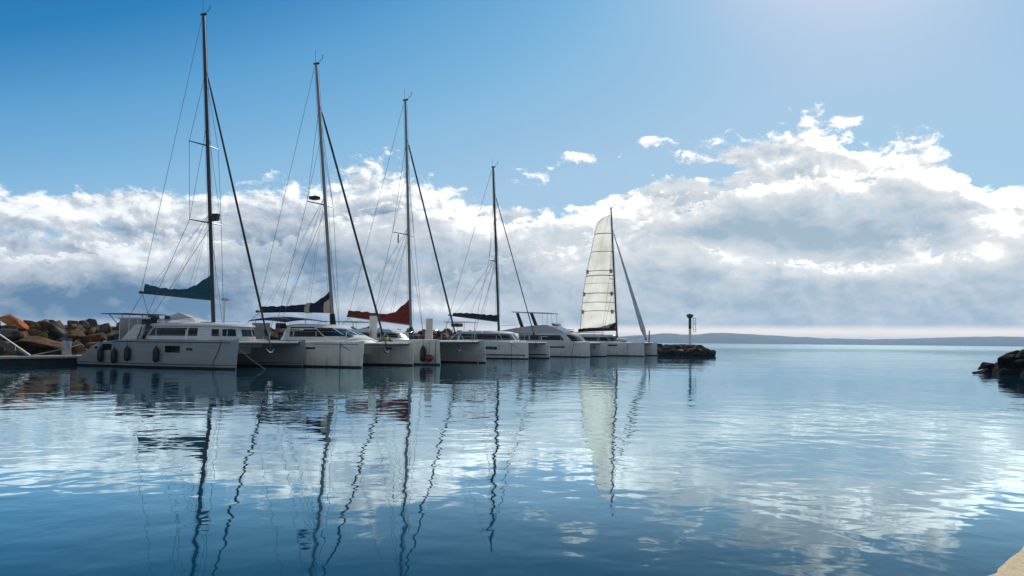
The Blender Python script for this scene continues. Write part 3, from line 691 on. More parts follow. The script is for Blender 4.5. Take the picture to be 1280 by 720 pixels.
# ------------------------------------------------------------------ pontoon with its furniture
A0 = Vector((-24.9, 50.2, 0)); U = Vector((.474, .8805, 0)); Nn = Vector((-.8805, .474, 0))
def onp(t, w, z): return A0+U*t+Nn*w+Vector((0, 0, z))
ang = math.atan2(U.y, U.x)
po = empty('pontoon', A0, ang); tag(po, 'long grey floating pontoon with a pale edge and a side coloured dark as shade behind the moored boats', 'pontoon')
for k in range(7):
    x0 = -20+k*12
    b_part('float', po, 'pont_shade', (x0+6, 1.2, .1), (11.5, 2.2, .6), .03)
    b_part('deck', po, 'concrete', (x0+6, 1.2, .46), (11.92, 2.5, .12), .015)
    b_part('kerb_rail', po, 'white_paint', (x0+6, .03, .50), (11.9, .10, .10), .015)
def pedestal(t, w, label):
    q = empty('service_pedestal', onp(t, w, .52), ang); tag(q, label, 'pedestal', 'service pedestals on the pontoon')
    b_part('cabinet', q, 'gel_grey', (0, 0, .46), (.40, .34, .92), .04); b_part('cap', q, 'blue_paint', (0, 0, .97), (.46, .40, .12), .04)
    b_part('socket_panel', q, 'gel_grey', (0, -.175, .6), (.26, .03, .34), .01)
pedestal(-2.6, .9, 'pale grey service pedestal with a blue cap on the pontoon left of the boats')
lp = empty('lamp_post', onp(9.85, 1.4, .52), ang); tag(lp, 'thin white lamp post on the pontoon just behind the nearest catamaran', 'lamp post')
t_part('post', lp, 'white_paint', [(0, 0, 0), (0, 0, 3.95)], [.06, .045], 8); b_part('lamp_head', lp, 'lampglass', (0, 0, 4.05), (.5, .34, .2), .05)
# gangway on the left: ramp with two handrails coming down to the pontoon
gw = empty('gangway', onp(-4.75, 1.2, .54), ang); tag(gw, 'narrow metal gangway with white handrails sloping down to the pontoon', 'gangway')
b_part('ramp', gw, 'beam', (-1.9, 0, .95), (4.6, 1.0, .07), .01, Matrix.Rotation(R(30), 4, 'Y'))
for y in (-.5, .55):
    t_part('handrail', gw, 'white_paint', [(-.15 if y < 0 else .0, y, .04), (-3.9, y, 2.55)], .04, 6)
    for k in range(3):
        x = -1.-k*1.2; t_part('baluster', gw, 'white_paint', [(x, y, -.55*x-.25), (x, y, .02-.65*x)], .022, 6)
mooring('stern_line', sag(onp(-2.6, .3, .55), W(0, 0, 0) if False else onp(-.2, -.3, 1.35), .10), 'pale stern rope from the pontoon up to the nearest catamaran', 'rope', .03)
mooring('stern_line', sag(onp(-4.9, .6, .55), onp(-1.6, 1.0, 1.2), .02), 'brown pole like rope lying slack over the pontoon edge', 'rope', .035)

# ------------------------------------------------------------------ boulders
def rock_mesh(name, seed, n=13, cuts=2, amp=.075):
    rnd = random.Random(seed); bm = bmesh.new()
    for i in range(n):
        v = Vector((rnd.gauss(0, 1), rnd.gauss(0, 1), rnd.gauss(0, 1))).normalized()*rnd.uniform(.82, 1.12)
        bm.verts.new((v.x*1.1, v.y*.92, v.z*.78))
    r = bmesh.ops.convex_hull(bm, input=bm.verts)
    bmesh.ops.delete(bm, geom=[g for g in r['geom_interior'] if isinstance(g, bmesh.types.BMVert)], context='VERTS')
    bmesh.ops.bevel(bm, geom=bm.edges[:], offset=.045, segments=1, affect='EDGES', clamp_overlap=True)
    bmesh.ops.triangulate(bm, faces=bm.faces[:])
    for _ in range(2): bmesh.ops.subdivide_edges(bm, edges=[q for q in bm.edges if q.calc_length() > .28], cuts=1, use_grid_fill=True)
    bmesh.ops.triangulate(bm, faces=bm.faces[:])
    for v in bm.verts:
        v.co = v.co.normalized()*min(v.co.length, 1.3)
        d = noise.fractal(v.co*2.2+Vector((seed*7.1, 0, 0)), 1., 2., 4)
        v.co += v.co.normalized()*d*amp
    bmesh.ops.recalc_face_normals(bm, faces=bm.faces)
    me = bpy.data.meshes.new(name); bm.to_mesh(me); bm.free()
    me.polygons.foreach_set('use_smooth', [True]*len(me.polygons)); me.set_sharp_from_angle(angle=R(17))
    return me
ROCKS = {}
def rock_me(kind, i):
    k = (kind, i)
    if k not in ROCKS:
        me = rock_mesh('boulder', i*13+5); me.materials.append(M[kind]); ROCKS[k] = me
    return ROCKS[k]
protos = {}
def boulder(loc, r, kind, label, group, rnd, shape=None, rot=None):
    key = (kind, rnd.randrange(7))
    if key not in protos:
        o = bpy.data.objects.new('boulder', rock_me(*key)); protos[key] = o
    else: o = protos[key].copy()
    col.objects.link(o)
    o.location = loc
    s = shape or (rnd.uniform(.9, 1.3), rnd.uniform(.8, 1.1), rnd.uniform(.7, 1.05))
    o.scale = [r*q for q in s]
    o.rotation_euler = rot or (rnd.uniform(-.5, .5), rnd.uniform(-.5, .5), rnd.uniform(0, 6.28))
    tag(o, label, 'boulder', group)
    return o
def rubble(bm):
    for _ in range(4):
        es = [q for q in bm.edges if q.calc_length() > .9]
        if es: bmesh.ops.subdivide_edges(bm, edges=es, cuts=1, use_grid_fill=True)
    bmesh.ops.triangulate(bm, faces=bm.faces[:])
    for v in bm.verts:
        v.co += Vector((0, 0, .32*noise.noise(v.co*1.1)+.12*noise.noise(v.co*3.)-.05))
rnd = random.Random(5)
# main arm: along the pontoon
def sect(w, top):     # height of the mound at offset w behind the pontoon front
    return lerp([(3.0, -.7), (4.4, .15), (8.6, top-.72), (9.6, top-.45), (11.4, top-.45), (16, -.7)], w)
bm = bmesh.new(); rings = []
path = [(onp(t, 0, 0), Nn, 3.0) for t in range(-30, 61, 6)]
tops = lambda t: 3.0
for p, nrm, top in path:
    rings.append([p+nrm*w+Vector((0, 0, sect(w, top)-.15+.2*math.sin(w*3+p.y))) for w in (3.0, 4.4, 6.0, 7.4, 8.6, 9.6, 11.4, 13.5, 16)])
# bend toward the head
for c, dirn, top in ((Vector((-2.0, 112.5, 0)), Vector((-.55, .83, 0)), 2.8), (Vector((5, 115.5, 0)), Vector((-.1, .99, 0)), 2.1), (Vector((14, 112.5, 0)), Vector((.4, .92, 0)), 1.75), (Vector((21, 107.5, 0)), Vector((.62, .78, 0)), 1.75), (Vector((25, 104.6, 0)), Vector((.62, .78, 0)), 1.0)):
    rings.append([c+dirn*(w-9.8)+Vector((0, 0, sect(w, top)-.15)) for w in (5.2, 6.0, 6.8, 7.6, 8.6, 9.6, 11.4, 13.5, 16)])
loft(bm, rings, cap=False, closed=False); rubble(bm)
o = link('breakwater', bm, 'rock_core', None, 0); tag(o, kind='structure')
LAB = {'rock_tan': 'pale tan boulder', 'rock_brown': 'dark brown boulder', 'rock_grey': 'grey boulder', 'rock_dark': 'dark wet boulder', 'rock_orange': 'orange boulder'}
kinds = ['rock_tan']*4+['rock_brown']*4+['rock_grey']*3+['rock_orange']
nb = 0
def place(t, w, r, left):
    global nb
    k = rnd.choice(kinds)
    if left and k == 'rock_orange': k = 'rock_brown'
    tt = t+rnd.uniform(-.3, .3); ww = w+rnd.uniform(-.25, .25); r *= rnd.uniform(.8, 1.25)
    z = sect(ww, 3.0)+rnd.uniform(-.1, .18)
    if any((tt-a)**2+(ww-b)**2 < c*c for a, b, c in ((-1.3, 8.7, .95), (-1.85, 5.2, 1.25), (.85, 7.5, .8))): return
    boulder(onp(tt, ww, z), r, k, LAB[k]+(' piled on the breakwater left of the catamarans' if left else ' on the breakwater crest behind the catamarans'),
            'boulders of the breakwater '+('left of the boats' if left else 'behind the boats')+', '+LAB[k].rsplit(' ', 1)[0], rnd); nb += 1
def row(t0, t1, w, step, r, left):
    t = t0+rnd.uniform(0, step*.5)
    while t < t1:
        place(t, w, r, left); t += step*rnd.uniform(.85, 1.15)
for w, step, r in ((3.8, 1.35, .74), (5.0, 1.4, .82), (6.1, 1.35, .78), (7.1, 1.25, .70), (8.0, 1.1, .58), (8.8, .95, .5), (9.6, .9, .42)): row(-9.5, 4.5, w, step, r, True)
row(4.5, 24, 8.0, 1.5, .75, False); row(4.5, 24, 9.3, 1.05, .52, False)
row(24, 61, 7.8, 2.0, .85, False); row(24, 61, 9.4, 1.35, .6, False)
# individual stones one can point at
boulder(onp(-1.3, 8.7, 2.42), .92, 'rock_orange', 'large bright orange boulder high on the breakwater, left of the grey ones', 'named boulders', rnd, (1.3, .8, .7), (.2, .4, ang+.2))
boulder(onp(-1.85, 5.2, 1.15), 1.2, 'rock_brown', 'big flat topped brown slab low on the breakwater behind the pontoon', 'named boulders', rnd, (1.55, .9, .6), (0, .03, ang+.1))
boulder(onp(.85, 7.5, 2.0), .85, 'rock_grey', 'large pale grey boulder high above the pale grey service pedestal', 'named boulders', rnd, (1.2, .9, .9), (.3, .6, 1.0))

# head of the breakwater
def headz(x, y):
    c = Vector((23.0, 105.9)); v = Vector((x, y))-c
    a = Vector((.78, -.62)); u_ = v.dot(a); w_ = v.dot(Vector((.62, .78)))
    return 1.15*max(0, 1-max(0, (u_-1.2)/4.2)**1.5)*max(0, 1-abs(w_)/5.0)**.8, u_, w_
hk = ['rock_dark']*4+['rock_brown']*4+['rock_grey']*1
for i in range(13):
    for j in range(5):
        u_ = -6.2+i*.9+rnd.uniform(-.25, .25); w_ = -3.9+j*1.1+rnd.uniform(-.3, .3)
        x, y = 23.0+.78*u_+.62*w_, 105.9-.62*u_+.78*w_
        z, _, _ = headz(x, y)
        if u_ > 4.6-abs(w_)*.25: continue
        k = rnd.choice(hk) if z > .6 else 'rock_dark'
        boulder((x, y, z-.1+rnd.uniform(-.1, .15)), rnd.uniform(.55, .95), k, LAB[k]+' at the breakwater head below the light post', 'boulders of the breakwater head, '+LAB[k].rsplit(' ', 1)[0], rnd); nb += 1
# light post on the head
q = Vector((23.55, 105.2, 1.35))
lt = empty('light_post', q); tag(lt, 'harbour entrance light post, white below and dark green above, with a side ladder cage', 'light post')
t_part('shaft', lt, 'white_paint', [(0, 0, -.1), (0, 0, 2.15)], [.20, .165], 12)
t_part('upper_shaft', lt, 'green_paint', [(0, 0, 2.15), (0, 0, 3.55)], [.19, .19], 12)
bm = bmesh.new(); tube(bm, [(0, 0, 3.55), (0, 0, 3.72), (0, 0, 3.95), (0, 0, 4.05)], [.2, .42, .46, .44], 12); link('gallery', bm, 'green_paint', lt)
t_part('lantern', lt, 'green_paint', [(0, 0, 4.05), (0, 0, 4.15), (0, 0, 4.18)], [.14, .14, .08], 10)
b_part('plinth', lt, 'concrete', (0, 0, -.15), (1.3, 1.3, .5), .05)
bm = bmesh.new()
for x in (.42, .74): tube(bm, [(x, 0, 1.7), (x, 0, 3.62)], .025, 5)
for k in range(7): tube(bm, [(.42, 0, 1.8+k*.29), (.74, 0, 1.8+k*.29)], .018, 5)
for z in (2.3, 3.3): tube(bm, [(.15, 0, z), (.42, 0, z)], .02, 5)
for z in (2.1, 2.8, 3.5): tube(bm, [(.58+.2*math.cos(a*.7854), .3*math.sin(a*.7854)-.3, z) for a in range(9)], .016, 4)
link('ladder', bm, 'green_paint', lt)

# right hand jetty
jt = lambda x: lerp([(27.8, -.2), (28.2, .18), (29.0, .62), (30., 1.15), (31.2, 1.62), (34, 2.3), (40, 2.6), (70, 2.8)], x)
jw = lambda x: lerp([(27.9, .5), (29.0, 2.0), (31.2, 4.6), (36, 6.0), (70, 7.)], x)
jy = lambda x: 48.6-(x-28.6)*.25
bm = bmesh.new(); rings = []
for x in (27.8, 28.3, 29, 30, 31, 32, 34, 37, 42, 50, 64):
    W_ = jw(x); h_ = jt(x)
    rings.append([Vector((x, jy(x)+W_*q, h_*(1-abs(q)**1.5)-.22)) for q in (-1.1, -.75, -.4, 0, .4, .75, 1.1)])
loft(bm, rings, cap=False, closed=False); rubble(bm)
o = link('jetty_mound', bm, 'mound_dark', None, 0); tag(o, kind='structure')
i = 0
x = 28.1
while x < 36:
    W_ = jw(x); n = max(2, int(W_*2/1.15))
    for k in range(n):
        q = -1+2*(k+.5)/n+rnd.uniform(-.06, .06)
        if q > .45: continue
        r = rnd.uniform(.42, .62)*min(1, .6+(x-28.)*.2)
        z = jt(x)*(1-abs(q)**1.6)-r*.42
        boulder((x+rnd.uniform(-.2, .2), jy(x)+W_*q, z), r, 'rock_dark', 'dark wet boulder of the low jetty at the right edge', 'boulders of the right hand jetty', rnd, (1.25, 1.15, .8), (rnd.uniform(-.2, .2), rnd.uniform(-.4, -.1), rnd.uniform(-.5, .5))); i += 1
    x += .85
for s in range(7):  # pale stones added to stand in for bright spots of light along the waterline
    x = 29.6+s*.4
    boulder((x, jy(x)-jw(x)-.55, .02), rnd.uniform(.12, .19), 'rock_tan', 'small pale stone added as a bright glint at the waterline of the right hand jetty', 'pale stones added as waterline glints of the right hand jetty', rnd, (1.3, .9, .7), (0, 0, rnd.random()))
print('boulders', nb, i)

# ------------------------------------------------------------------ quay under the photographer
bm = bmesh.new()
edge = [(-8.2, -6.5), (-2, -.28), (1.2, 2.94), (2.5, 4.25), (3.03, 4.80), (3.6, 5.42), (4.6, 6.3), (9, 8.6), (32, 9.5), (32, -22), (-8.2, -22)]
fine = []
for (x0, y0), (x1, y1) in zip(edge, edge[1:]+edge[:1]):
    n = max(1, int(math.hypot(x1-x0, y1-y0)/.09)) if max(x0, x1) < 5 and y1 > y0 else 1
    for k in range(n):
        q = Vector((x0+(x1-x0)*k/n, y0+(y1-y0)*k/n, 0)); d = .012*noise.fractal(q*5, 1., 2., 3) if n > 1 and k else 0
        fine.append((q.x-d*.7, q.y+d*.7))
edge = fine
top = [bm.verts.new((x, y, .45)) for x, y in edge]; bot = [bm.verts.new((x, y, -1.5)) for x, y in edge]
bm.faces.new(top)
for k in range(len(edge)): bm.faces.new((top[k], bot[k], bot[(k+1) % len(edge)], top[(k+1) % len(edge)]))
bmesh.ops.bevel(bm, geom=[q for q in bm.edges if all(v in top for v in q.verts)], offset=.03, segments=3, affect='EDGES')
M['quay'] = mat('sandy_quay_stone', (.74, .60, .37), .9, var=.16, scale=34, bump=.008, bscale=70, detail=8)
o = link('quay', bm, 'quay', None, 30); tag(o, kind='structure')

# ------------------------------------------------------------------ hills across the bay
M['hill'] = mat('wooded_hillside', (.035, .055, .040), .95, var=.25, scale=.01, base2=(.06, .075, .05))
def hills(dist, prof, base_px, depth):
    bm = bmesh.new(); rings = []
    n = 160
    for k in range(n+1):
        px = prof[0][0]+(prof[-1][0]-prof[0][0])*k/n
        py = slerp(prof, px)
        d = ray(px, py); dd = dist+120*math.sin(px*.013)
        P = Vector((d.x/d.y*dd, dd, 0)); h = HC+d.z/d.y*dd
        h += 3.2*noise.fractal(Vector((px*.05, 0, 0)), 1., 2., 4)+1.6*noise.noise(Vector((px*.35, 2, 0)))
        h = max(h, .5)
        dr = Vector((d.x, d.y, 0)).normalized()
        rings.append([P-dr*depth*.42+Vector((0, 0, -.6))] + [P-dr*depth*.42*(1-f)+Vector((0, 0, h*g+1.5*noise.noise(Vector((px*.06, f*4, 5)))*(1-f))) for f, g in ((.04, .06), (.3, .42), (.65, .78), (1, 1))] + [P+dr*depth*.5*f+Vector((0, 0, h*(1-f)-.6*f)) for f in (.5, 1)])
    loft(bm, rings, cap=False, closed=False)
    o = link('hills', bm, 'hill', None, 60); tag(o, kind='structure')
hills(4200, [(380, 424), (560, 423.5), (700, 422), (760, 421.5), (800, 419), (838, 416.8), (866, 418.6), (893, 416), (930, 417.2), (960, 419), (1000, 421.2), (1060, 423.4), (1110, 423.8), (1150, 422.8), (1200, 421.3), (1245, 420.6), (1290, 421.2), (1380, 420), (1480, 424)], 0, 700)

# ------------------------------------------------------------------ water
bm = bmesh.new()
for a, b in (((-7800, -2000), (7800, 7800)),):
    v = [bm.verts.new(p) for p in ((a[0], a[1], 0), (b[0], a[1], 0), (b[0], b[1], 0), (a[0], b[1], 0))]; bm.faces.new(v)
wm = bpy.data.materials.new('harbour_water'); wm.use_nodes = True; nt = wm.node_tree; nt.nodes.clear()
def nn(t, **k):
    n = nt.nodes.new(t)
    for a, v in k.items(): setattr(n, a, v)
    return n
def mth(op, a, b=None, c=None):
    n = nt.nodes.new('ShaderNodeMath'); n.operation = op
    for i, v in enumerate((a, b, c)):
        if v is None: continue
        if isinstance(v, (int, float)): n.inputs[i].default_value = v
        else: nt.links.new(v, n.inputs[i])
    return n.outputs[0]
def mrange(v, a, b, c, d, smooth=True):
    n = nt.nodes.new('ShaderNodeMapRange'); n.interpolation_type = 'SMOOTHSTEP' if smooth else 'LINEAR'
    for k, q in zip(('From Min', 'From Max', 'To Min', 'To Max'), (a, b, c, d)): n.inputs[k].default_value = q
    if isinstance(v, (int, float)): n.inputs['Value'].default_value = v
    else: nt.links.new(v, n.inputs['Value'])
    return n.outputs['Result']
def noi(vec, scale, detail=2, rough=.5, dist=0.):
    n = nt.nodes.new('ShaderNodeTexNoise'); n.inputs['Scale'].default_value = scale; n.inputs['Detail'].default_value = detail
    n.inputs['Roughness'].default_value = rough; n.inputs['Distortion'].default_value = dist
    nt.links.new(vec, n.inputs['Vector']); return n.outputs['Fac']
geo = nn('ShaderNodeNewGeometry'); pos = geo.outputs['Position']
sep = nn('ShaderNodeSeparateXYZ'); nt.links.new(pos, sep.inputs[0])
patch = noi(pos, .055, 3, .55)
open_sea = mrange(sep.outputs['Y'], 110, 380, 0, 1)
rip = noi(pos, 1.9, 2, .45, .3); mid = noi(pos, .62, 2, .5, .2); big = noi(pos, .12, 2, .5)
amp = mth('MULTIPLY', mrange(patch, .36, .66, .45, 1.35), 1.0)
hgt = mth('ADD', mth('ADD', mth('MULTIPLY', rip, WR:=.0080), mth('MULTIPLY', mid, .017)), mth('MULTIPLY', big, .030))
hgt = mth('MULTIPLY', hgt, mth('ADD', amp, mth('MULTIPLY', open_sea, 1.7)))
bp = nn('ShaderNodeBump'); bp.inputs['Strength'].default_value = 1; bp.inputs['Distance'].default_value = 1.
nt.links.new(hgt, bp.inputs['Height'])
fr = nn('ShaderNodeFresnel'); fr.inputs['IOR'].default_value = 1.33; nt.links.new(bp.outputs['Normal'], fr.inputs['Normal'])
fac = mrange(fr.outputs[0], .135, .47, .05, .88)
gl = nn('ShaderNodeBsdfGlossy'); gl.inputs['Color'].default_value = (.78, .95, 1, 1)
rg = mrange(open_sea, 0, 1, .02, .09); nt.links.new(rg, gl.inputs['Roughness']); nt.links.new(bp.outputs['Normal'], gl.inputs['Normal'])
df = nn('ShaderNodeBsdfDiffuse'); df.inputs['Color'].default_value = (.0002, .050, .105, 1)
mx = nn('ShaderNodeMixShader'); nt.links.new(fac, mx.inputs[0]); nt.links.new(df.outputs[0], mx.inputs[1]); nt.links.new(gl.outputs[0], mx.inputs[2])
out = nn('ShaderNodeOutputMaterial'); nt.links.new(mx.outputs[0], out.inputs['Surface'])
o = link('water', bm, wm, None, 0); tag(o, kind='structure')

# ------------------------------------------------------------------ haze over the bay
HAZE = 1.3e-4
bm = bmesh.new(); box(bm, (0, 3000, 36), (15900, 10300, 78))
hm = bpy.data.materials.new('haze_air'); hm.use_nodes = True; t2 = hm.node_tree; t2.nodes.clear()
vo = t2.nodes.new('ShaderNodeVolumePrincipled'); vo.inputs['Density'].default_value = HAZE; vo.inputs['Color'].default_value = (.40, .66, 1., 1); vo.inputs['Anisotropy'].default_value = .3
oo = t2.nodes.new('ShaderNodeOutputMaterial'); t2.links.new(vo.outputs[0], oo.inputs['Volume'])
o = link('haze', bm, hm, None, 0); tag(o, kind='stuff')

# ------------------------------------------------------------------ sun and sky
SUN_AZ, SUN_EL = 25.0, 34.0
sd = Vector((math.sin(R(SUN_AZ))*math.cos(R(SUN_EL)), math.cos(R(SUN_AZ))*math.cos(R(SUN_EL)), math.sin(R(SUN_EL))))
L = bpy.data.lights.new('sun', 'SUN'); L.energy = 3.6; L.angle = R(.5); L.color = (1, .93, .82)
so = bpy.data.objects.new('sun', L); col.objects.link(so); so.rotation_euler = sd.to_track_quat('Z', 'Y').to_euler(); so.location = (0, 0, 60)

w = bpy.data.worlds.new('World'); sc.world = w; w.use_nodes = True
nt = w.node_tree; nt.nodes.clear()
sky = nn('ShaderNodeTexSky'); sky.sky_type = 'NISHITA'; sky.sun_disc = False
sky.sun_elevation = R(SUN_EL); sky.sun_rotation = R(SUN_AZ); sky.air_density = 1.0; sky.dust_density = .25; sky.ozone_density = 2.2; sky.altitude = 0
STR = .1
tc = nn('ShaderNodeTexCoord'); dirv = tc.outputs['Generated']
sp_ = nn('ShaderNodeSeparateXYZ'); nt.links.new(dirv, sp_.inputs[0])
az = mth('MULTIPLY', mth('ARCTAN2', sp_.outputs['X'], sp_.outputs['Y']), 57.29578)
el = mth('MULTIPLY', mth('ARCSINE', sp_.outputs['Z']), 57.29578)
cv = nn('ShaderNodeCombineXYZ'); nt.links.new(az, cv.inputs[0]); nt.links.new(el, cv.inputs[1]); AE = cv.outputs[0]
def vm(op, a, b=None):
    n = nt.nodes.new('ShaderNodeVectorMath'); n.operation = op
    for i, v in enumerate((a, b)):
        if v is None: continue
        if isinstance(v, tuple): n.inputs[i].default_value = v
        else: nt.links.new(v, n.inputs[i])
    return n.outputs['Value'] if op in ('DOT_PRODUCT', 'LENGTH') else n.outputs[0]
def blobs(lst):
    acc = None
    for px, py, rx, ry, a in lst:
        A, E_ = azel(px, py)
        v = vm('MULTIPLY', vm('SUBTRACT', AE, (A, E_, 0)), (1/(rx*.0576), 1/(ry*.0576), 0))
        g = mth('POWER', .3679, vm('DOT_PRODUCT', v, v))
        acc = mth('MULTIPLY_ADD', g, a, acc if acc is not None else 0.)
    return acc
def ramp1(x, pts, interp='B_SPLINE'):
    """piecewise curve: pts (x in 0..1, y in 0..1)"""
    r = nn('ShaderNodeValToRGB'); e = r.color_ramp.elements; r.color_ramp.interpolation = interp
    e[0].position, e[0].color = pts[0][0], (pts[0][1],)*3+(1,); e[1].position, e[1].color = pts[-1][0], (pts[-1][1],)*3+(1,)
    for p, q in pts[1:-1]:
        z = e.new(p); z.color = (q, q, q, 1)
    nt.links.new(x, r.inputs[0]); return r.outputs[0]
TOP = [(-60, 232), (0, 240), (60, 240), (150, 247), (240, 236), (300, 228), (360, 222), (410, 214), (450, 205), (490, 206), (530, 214), (580, 212), (640, 205), (700, 200), (750, 214), (800, 196), (828, 172), (850, 154), (880, 146), (920, 142), (960, 150), (990, 150), (1020, 142), (1050, 150), (1090, 152), (1140, 158), (1180, 172), (1205, 200), (1225, 214), (1280, 220), (1340, 214)]
def profile(tab):
    pts = []
    for px, py in tab:
        A, E_ = azel(px, py); pts.append(((A+40)/80, E_/25))
    return mth('MULTIPLY', ramp1(mth('MULTIPLY_ADD', az, 1/80, .5), pts, 'LINEAR'), 25)
topel = mth('ADD', profile(TOP), mrange(az, -30, 8, 1.15, .35))
BANK2 = [(-40, 312), (0, 308), (60, 318), (120, 312), (180, 296), (240, 290), (300, 300), (360, 306), (420, 268), (480, 262), (540, 270), (590, 258), (640, 274), (700, 262), (750, 248), (800, 246), (850, 256), (900, 240), (950, 228), (1000, 222), (1060, 220), (1120, 214), (1200, 214), (1280, 222), (1330, 224)]
BANK3 = [(-40, 352), (100, 350), (200, 338), (300, 348), (400, 352), (470, 344), (520, 362), (580, 340), (640, 318), (700, 306), (760, 288), (800, 284), (840, 294), (880, 312), (930, 320), (980, 326), (1040, 330), (1090, 322), (1140, 300), (1180, 306), (1220, 318), (1250, 262), (1290, 250), (1330, 255)]
wrp = nn('ShaderNodeTexNoise'); wrp.inputs['Scale'].default_value = .22; wrp.inputs['Detail'].default_value = 3; nt.links.new(AE, wrp.inputs['Vector'])
PV = vm('ADD', vm('MULTIPLY', AE, (1., 1.55, 1.)), vm('MULTIPLY', vm('SUBTRACT', wrp.outputs['Color'], (.5, .5, .5)), (2.2, 2.2, 0)))
def cloudnoise(v):
    return mth('ADD', mth('MULTIPLY', noi(v, .17, 4, .5, .2), .70), mth('MULTIPLY', noi(v, .62, 8, .64, .15), .30))
n1 = cloudnoise(PV); nf = noi(PV, 1.05, 8, .66, .2); ng = noi(PV, .42, 8, .62, .3)
n2 = cloudnoise(vm('ADD', PV, (.35, .62, 0)))
under = mth('SUBTRACT', topel, el)                       # degrees below the bank's top
lay = mrange(under, -1.6, 3.2, -.36, .24, False)
bias = blobs([(45, 292, 75, 11, -.26), (70, 258, 130, 18, .20), (170, 255, 60, 14, .10), (600, 226, 60, 10, -.20), (640, 248, 55, 12, -.62), (710, 244, 50, 11, -.50), (775, 224, 50, 13, -.62), (880, 214, 44, 8, -.5), (700, 268, 50, 9, -.16), (815, 200, 30, 14, -.3), (150, 278, 70, 9, -.18),
              (722, 194, 26, 9, .44), (810, 178, 16, 10, .32), (1066, 150, 18, 7, .26), (1267, 177, 17, 9, .40), (985, 190, 60, 22, .1),
              (900, 230, 28, 7, -.12), (1060, 185, 26, 8, -.18), (660, 188, 70, 8, -.1)])
D = mth('ADD', mth('ADD', mth('ADD', mth('MULTIPLY', mth('SUBTRACT', n1, .5), 1.3), mth('MULTIPLY', mth('SUBTRACT', nf, .5), .55)), lay), bias)
mask = mrange(mth('ADD', D, mth('MULTIPLY', mrange(mth('ABSOLUTE', az), 50, 95, 0, 1), -1.2)), -.05, .13, 0, 1)
lit = mth('MULTIPLY', mth('SUBTRACT', n1, n2), 4.2)
# low parts are an even grey sheet; tops and thin edges are bright
thick = mrange(D, .05, .62, 0, 1, False)
low = mrange(under, 1.0, 8.0, 0, 1)
bb = blobs([(100, 262, 150, 18, .30), (200, 320, 150, 22, .22), (60, 330, 90, 18, .15), (400, 236, 110, 20, .25), (470, 300, 60, 26, .18), (600, 285, 50, 40, .40), (540, 250, 70, 20, .20), (560, 385, 120, 14, .45), (470, 385, 80, 12, .25),
            (880, 175, 60, 18, .26), (1020, 165, 90, 16, .28), (1130, 196, 70, 18, .28), (760, 265, 70, 26, .30), (860, 310, 70, 12, .42), (950, 325, 70, 9, .42), (1060, 338, 70, 10, .38), (1170, 318, 60, 12, .34), (1235, 322, 26, 14, .40), (1255, 275, 30, 26, .45),
            (1240, 232, 60, 12, .30), (1000, 232, 90, 10, .24), (700, 325, 55, 26, .25), (850, 330, 60, 10, .20), (760, 330, 40, 60, .08),
            (930, 186, 55, 14, -.30), (60, 372, 160, 26, -.22), (230, 372, 110, 22, -.15), (430, 330, 70, 26, -.12), (600, 330, 60, 22, -.20), (900, 290, 60, 16, -.28), (1080, 285, 110, 26, -.30), (1000, 375, 220, 24, -.12), (560, 300, 30, 20, -.1), (780, 250, 40, 10, -.1), (120, 285, 60, 8, -.2), (330, 300, 80, 18, -.15), (470, 260, 50, 12, -.15)])
b = mth('ADD', mth('SUBTRACT', .92, mth('MULTIPLY', mth('MULTIPLY', thick, mrange(under, .5, 4.5, .5, 1.)), .55)), mth('MULTIPLY', lit, mrange(low, 0, 1, 1., .55)))
def rim(tab, fall, jag):
    u_ = mth('ADD', mth('SUBTRACT', profile(tab), el), mth('MULTIPLY', mth('SUBTRACT', mth('ADD', mth('MULTIPLY', n1, .6), mth('MULTIPLY', nf, .4)), .5), jag))
    return mth('MULTIPLY', mrange(u_, -.12, .22, 0, 1), mth('POWER', .3679, mth('MULTIPLY', mth('MAXIMUM', u_, 0.), 1/fall)))
b = mth('ADD', b, mth('MULTIPLY', mth('ADD', mth('MULTIPLY', mth('SUBTRACT', nf, .5), 1.0), mth('MULTIPLY', mth('SUBTRACT', ng, .5), 1.25)), mrange(low, 0, 1, 1., .35)))
b = mth('ADD', mth('SUBTRACT', b, mth('MULTIPLY', low, .38)), bb)
b = mth('ADD', b, mth('MULTIPLY', rim(BANK2, 1.1, 8.), mrange(az, -30, 10, .32, .50)))
b = mth('ADD', b, mth('MULTIPLY', mth('MULTIPLY', rim(BANK3, 1.0, 9.), mrange(ng, .40, .60, .25, 1.15)), mrange(az, -30, 6, .18, .36)))
b0 = b
b = mrange(b, .12, 1.0, 0, 1, False)
def mixc(f, a, c):
    n = nn('ShaderNodeMix', data_type='RGBA')
    for k, v in (('Factor', f), ('A', a), ('B', c)):
        if isinstance(v, (tuple, float, int)): n.inputs[k].default_value = (*v, 1) if isinstance(v, tuple) else v
        else: nt.links.new(v, n.inputs[k])
    return n.outputs['Result']
azf = mrange(az, -30, 22, 0, 1)
GREY = mixc(azf, (.12, .235, .385), (.38, .50, .61))
WHITE = mixc(azf, (.74, .79, .84), (.92, .92, .91))
cc = mixc(b, GREY, WHITE)
glare = mth('MULTIPLY', mrange(b0, .78, 1.5, 0, 1), mrange(az, -30, 22, .42, .9))   # thin sunlit cloud is far brighter than white paper
cc = vm('ADD', cc, vm('MULTIPLY', glare, (1., .98, .95)))
K = 1/STR
ss = nn('ShaderNodeSeparateXYZ'); nt.links.new(sky.outputs[0], ss.inputs[0])
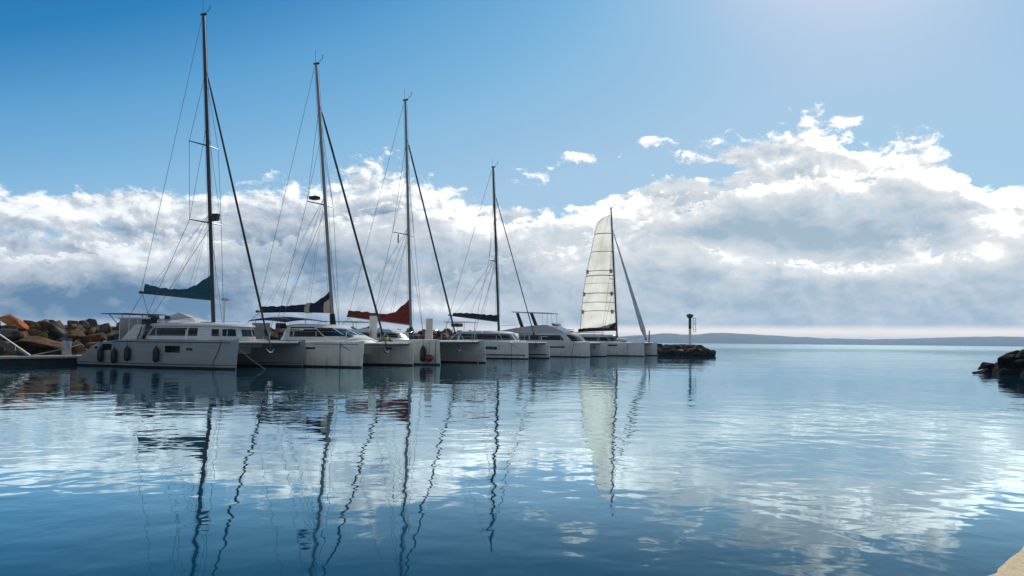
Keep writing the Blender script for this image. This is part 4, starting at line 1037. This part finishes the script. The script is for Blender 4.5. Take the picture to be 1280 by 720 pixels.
gr = nn('ShaderNodeValToRGB'); ce = gr.color_ramp.elements; gr.color_ramp.interpolation = 'LINEAR'
ce[0].position = 0; ce[0].color = (0, 0, 0, 1); ce[1].position = 1.; ce[1].color = (.62, .74, .88, 1)
for q, c in ((.10, (.006, .05, .13)), (.20, (.012, .11, .27)), (.33, (.025, .215, .50)), (.40, (.12, .365, .66)), (.51, (.25, .50, .745)), (.665, (.385, .585, .785)), (.82, (.40, .62, .81))):
    z = ce.new(q); z.color = (*c, 1)
nt.links.new(mth('MULTIPLY', ss.outputs['Y'], STR), gr.inputs[0])
tint = vm('MULTIPLY', gr.outputs[0], (1/STR, 1/STR, 1/STR))
ccs = vm('MULTIPLY', cc, (K, K, K))
# pale strip of clear air under the cloud base
strip = mth('MULTIPLY', mrange(el, .75, 1.4, 1, 0), mrange(az, -14, 10, .30, 1))
sdist = vm('MULTIPLY', vm('SUBTRACT', AE, (SUN_AZ-1, SUN_EL, 0)), (1/9.5, 1/9, 0))
tint = vm('ADD', tint, vm('MULTIPLY', mth('POWER', .3679, vm('DOT_PRODUCT', sdist, sdist)), (.98/STR, .42/STR, .26/STR)))   # aureole round the sun
back = mth('MULTIPLY', mrange(mth('ABSOLUTE', az), 55, 110, 0, .62), mrange(el, 0, 70, 1, .5))   # unseen sky behind, greyed to add neutral fill light on the hulls
tint = mixc(back, tint, (.50/STR, .48/STR, .42/STR))
base = mixc(mask, tint, ccs)
base = mixc(mth('MULTIPLY', strip, .92), base, (1.40*K, 1.20*K, .98*K))
bg = nn('ShaderNodeBackground'); nt.links.new(base, bg.inputs[0]); bg.inputs[1].default_value = STR
ow = nn('ShaderNodeOutputWorld'); nt.links.new(bg.outputs[0], ow.inputs[0])

# ------------------------------------------------------------------ render settings
sc.view_settings.view_transform = 'Standard'; sc.view_settings.look = 'None'; sc.view_settings.exposure = 0; sc.view_settings.gamma = 1
sc.view_settings.use_curve_mapping = False
sc.cycles.use_denoising = True
sc.cycles.max_bounces = 8
sc.cycles.sample_clamp_indirect = 6
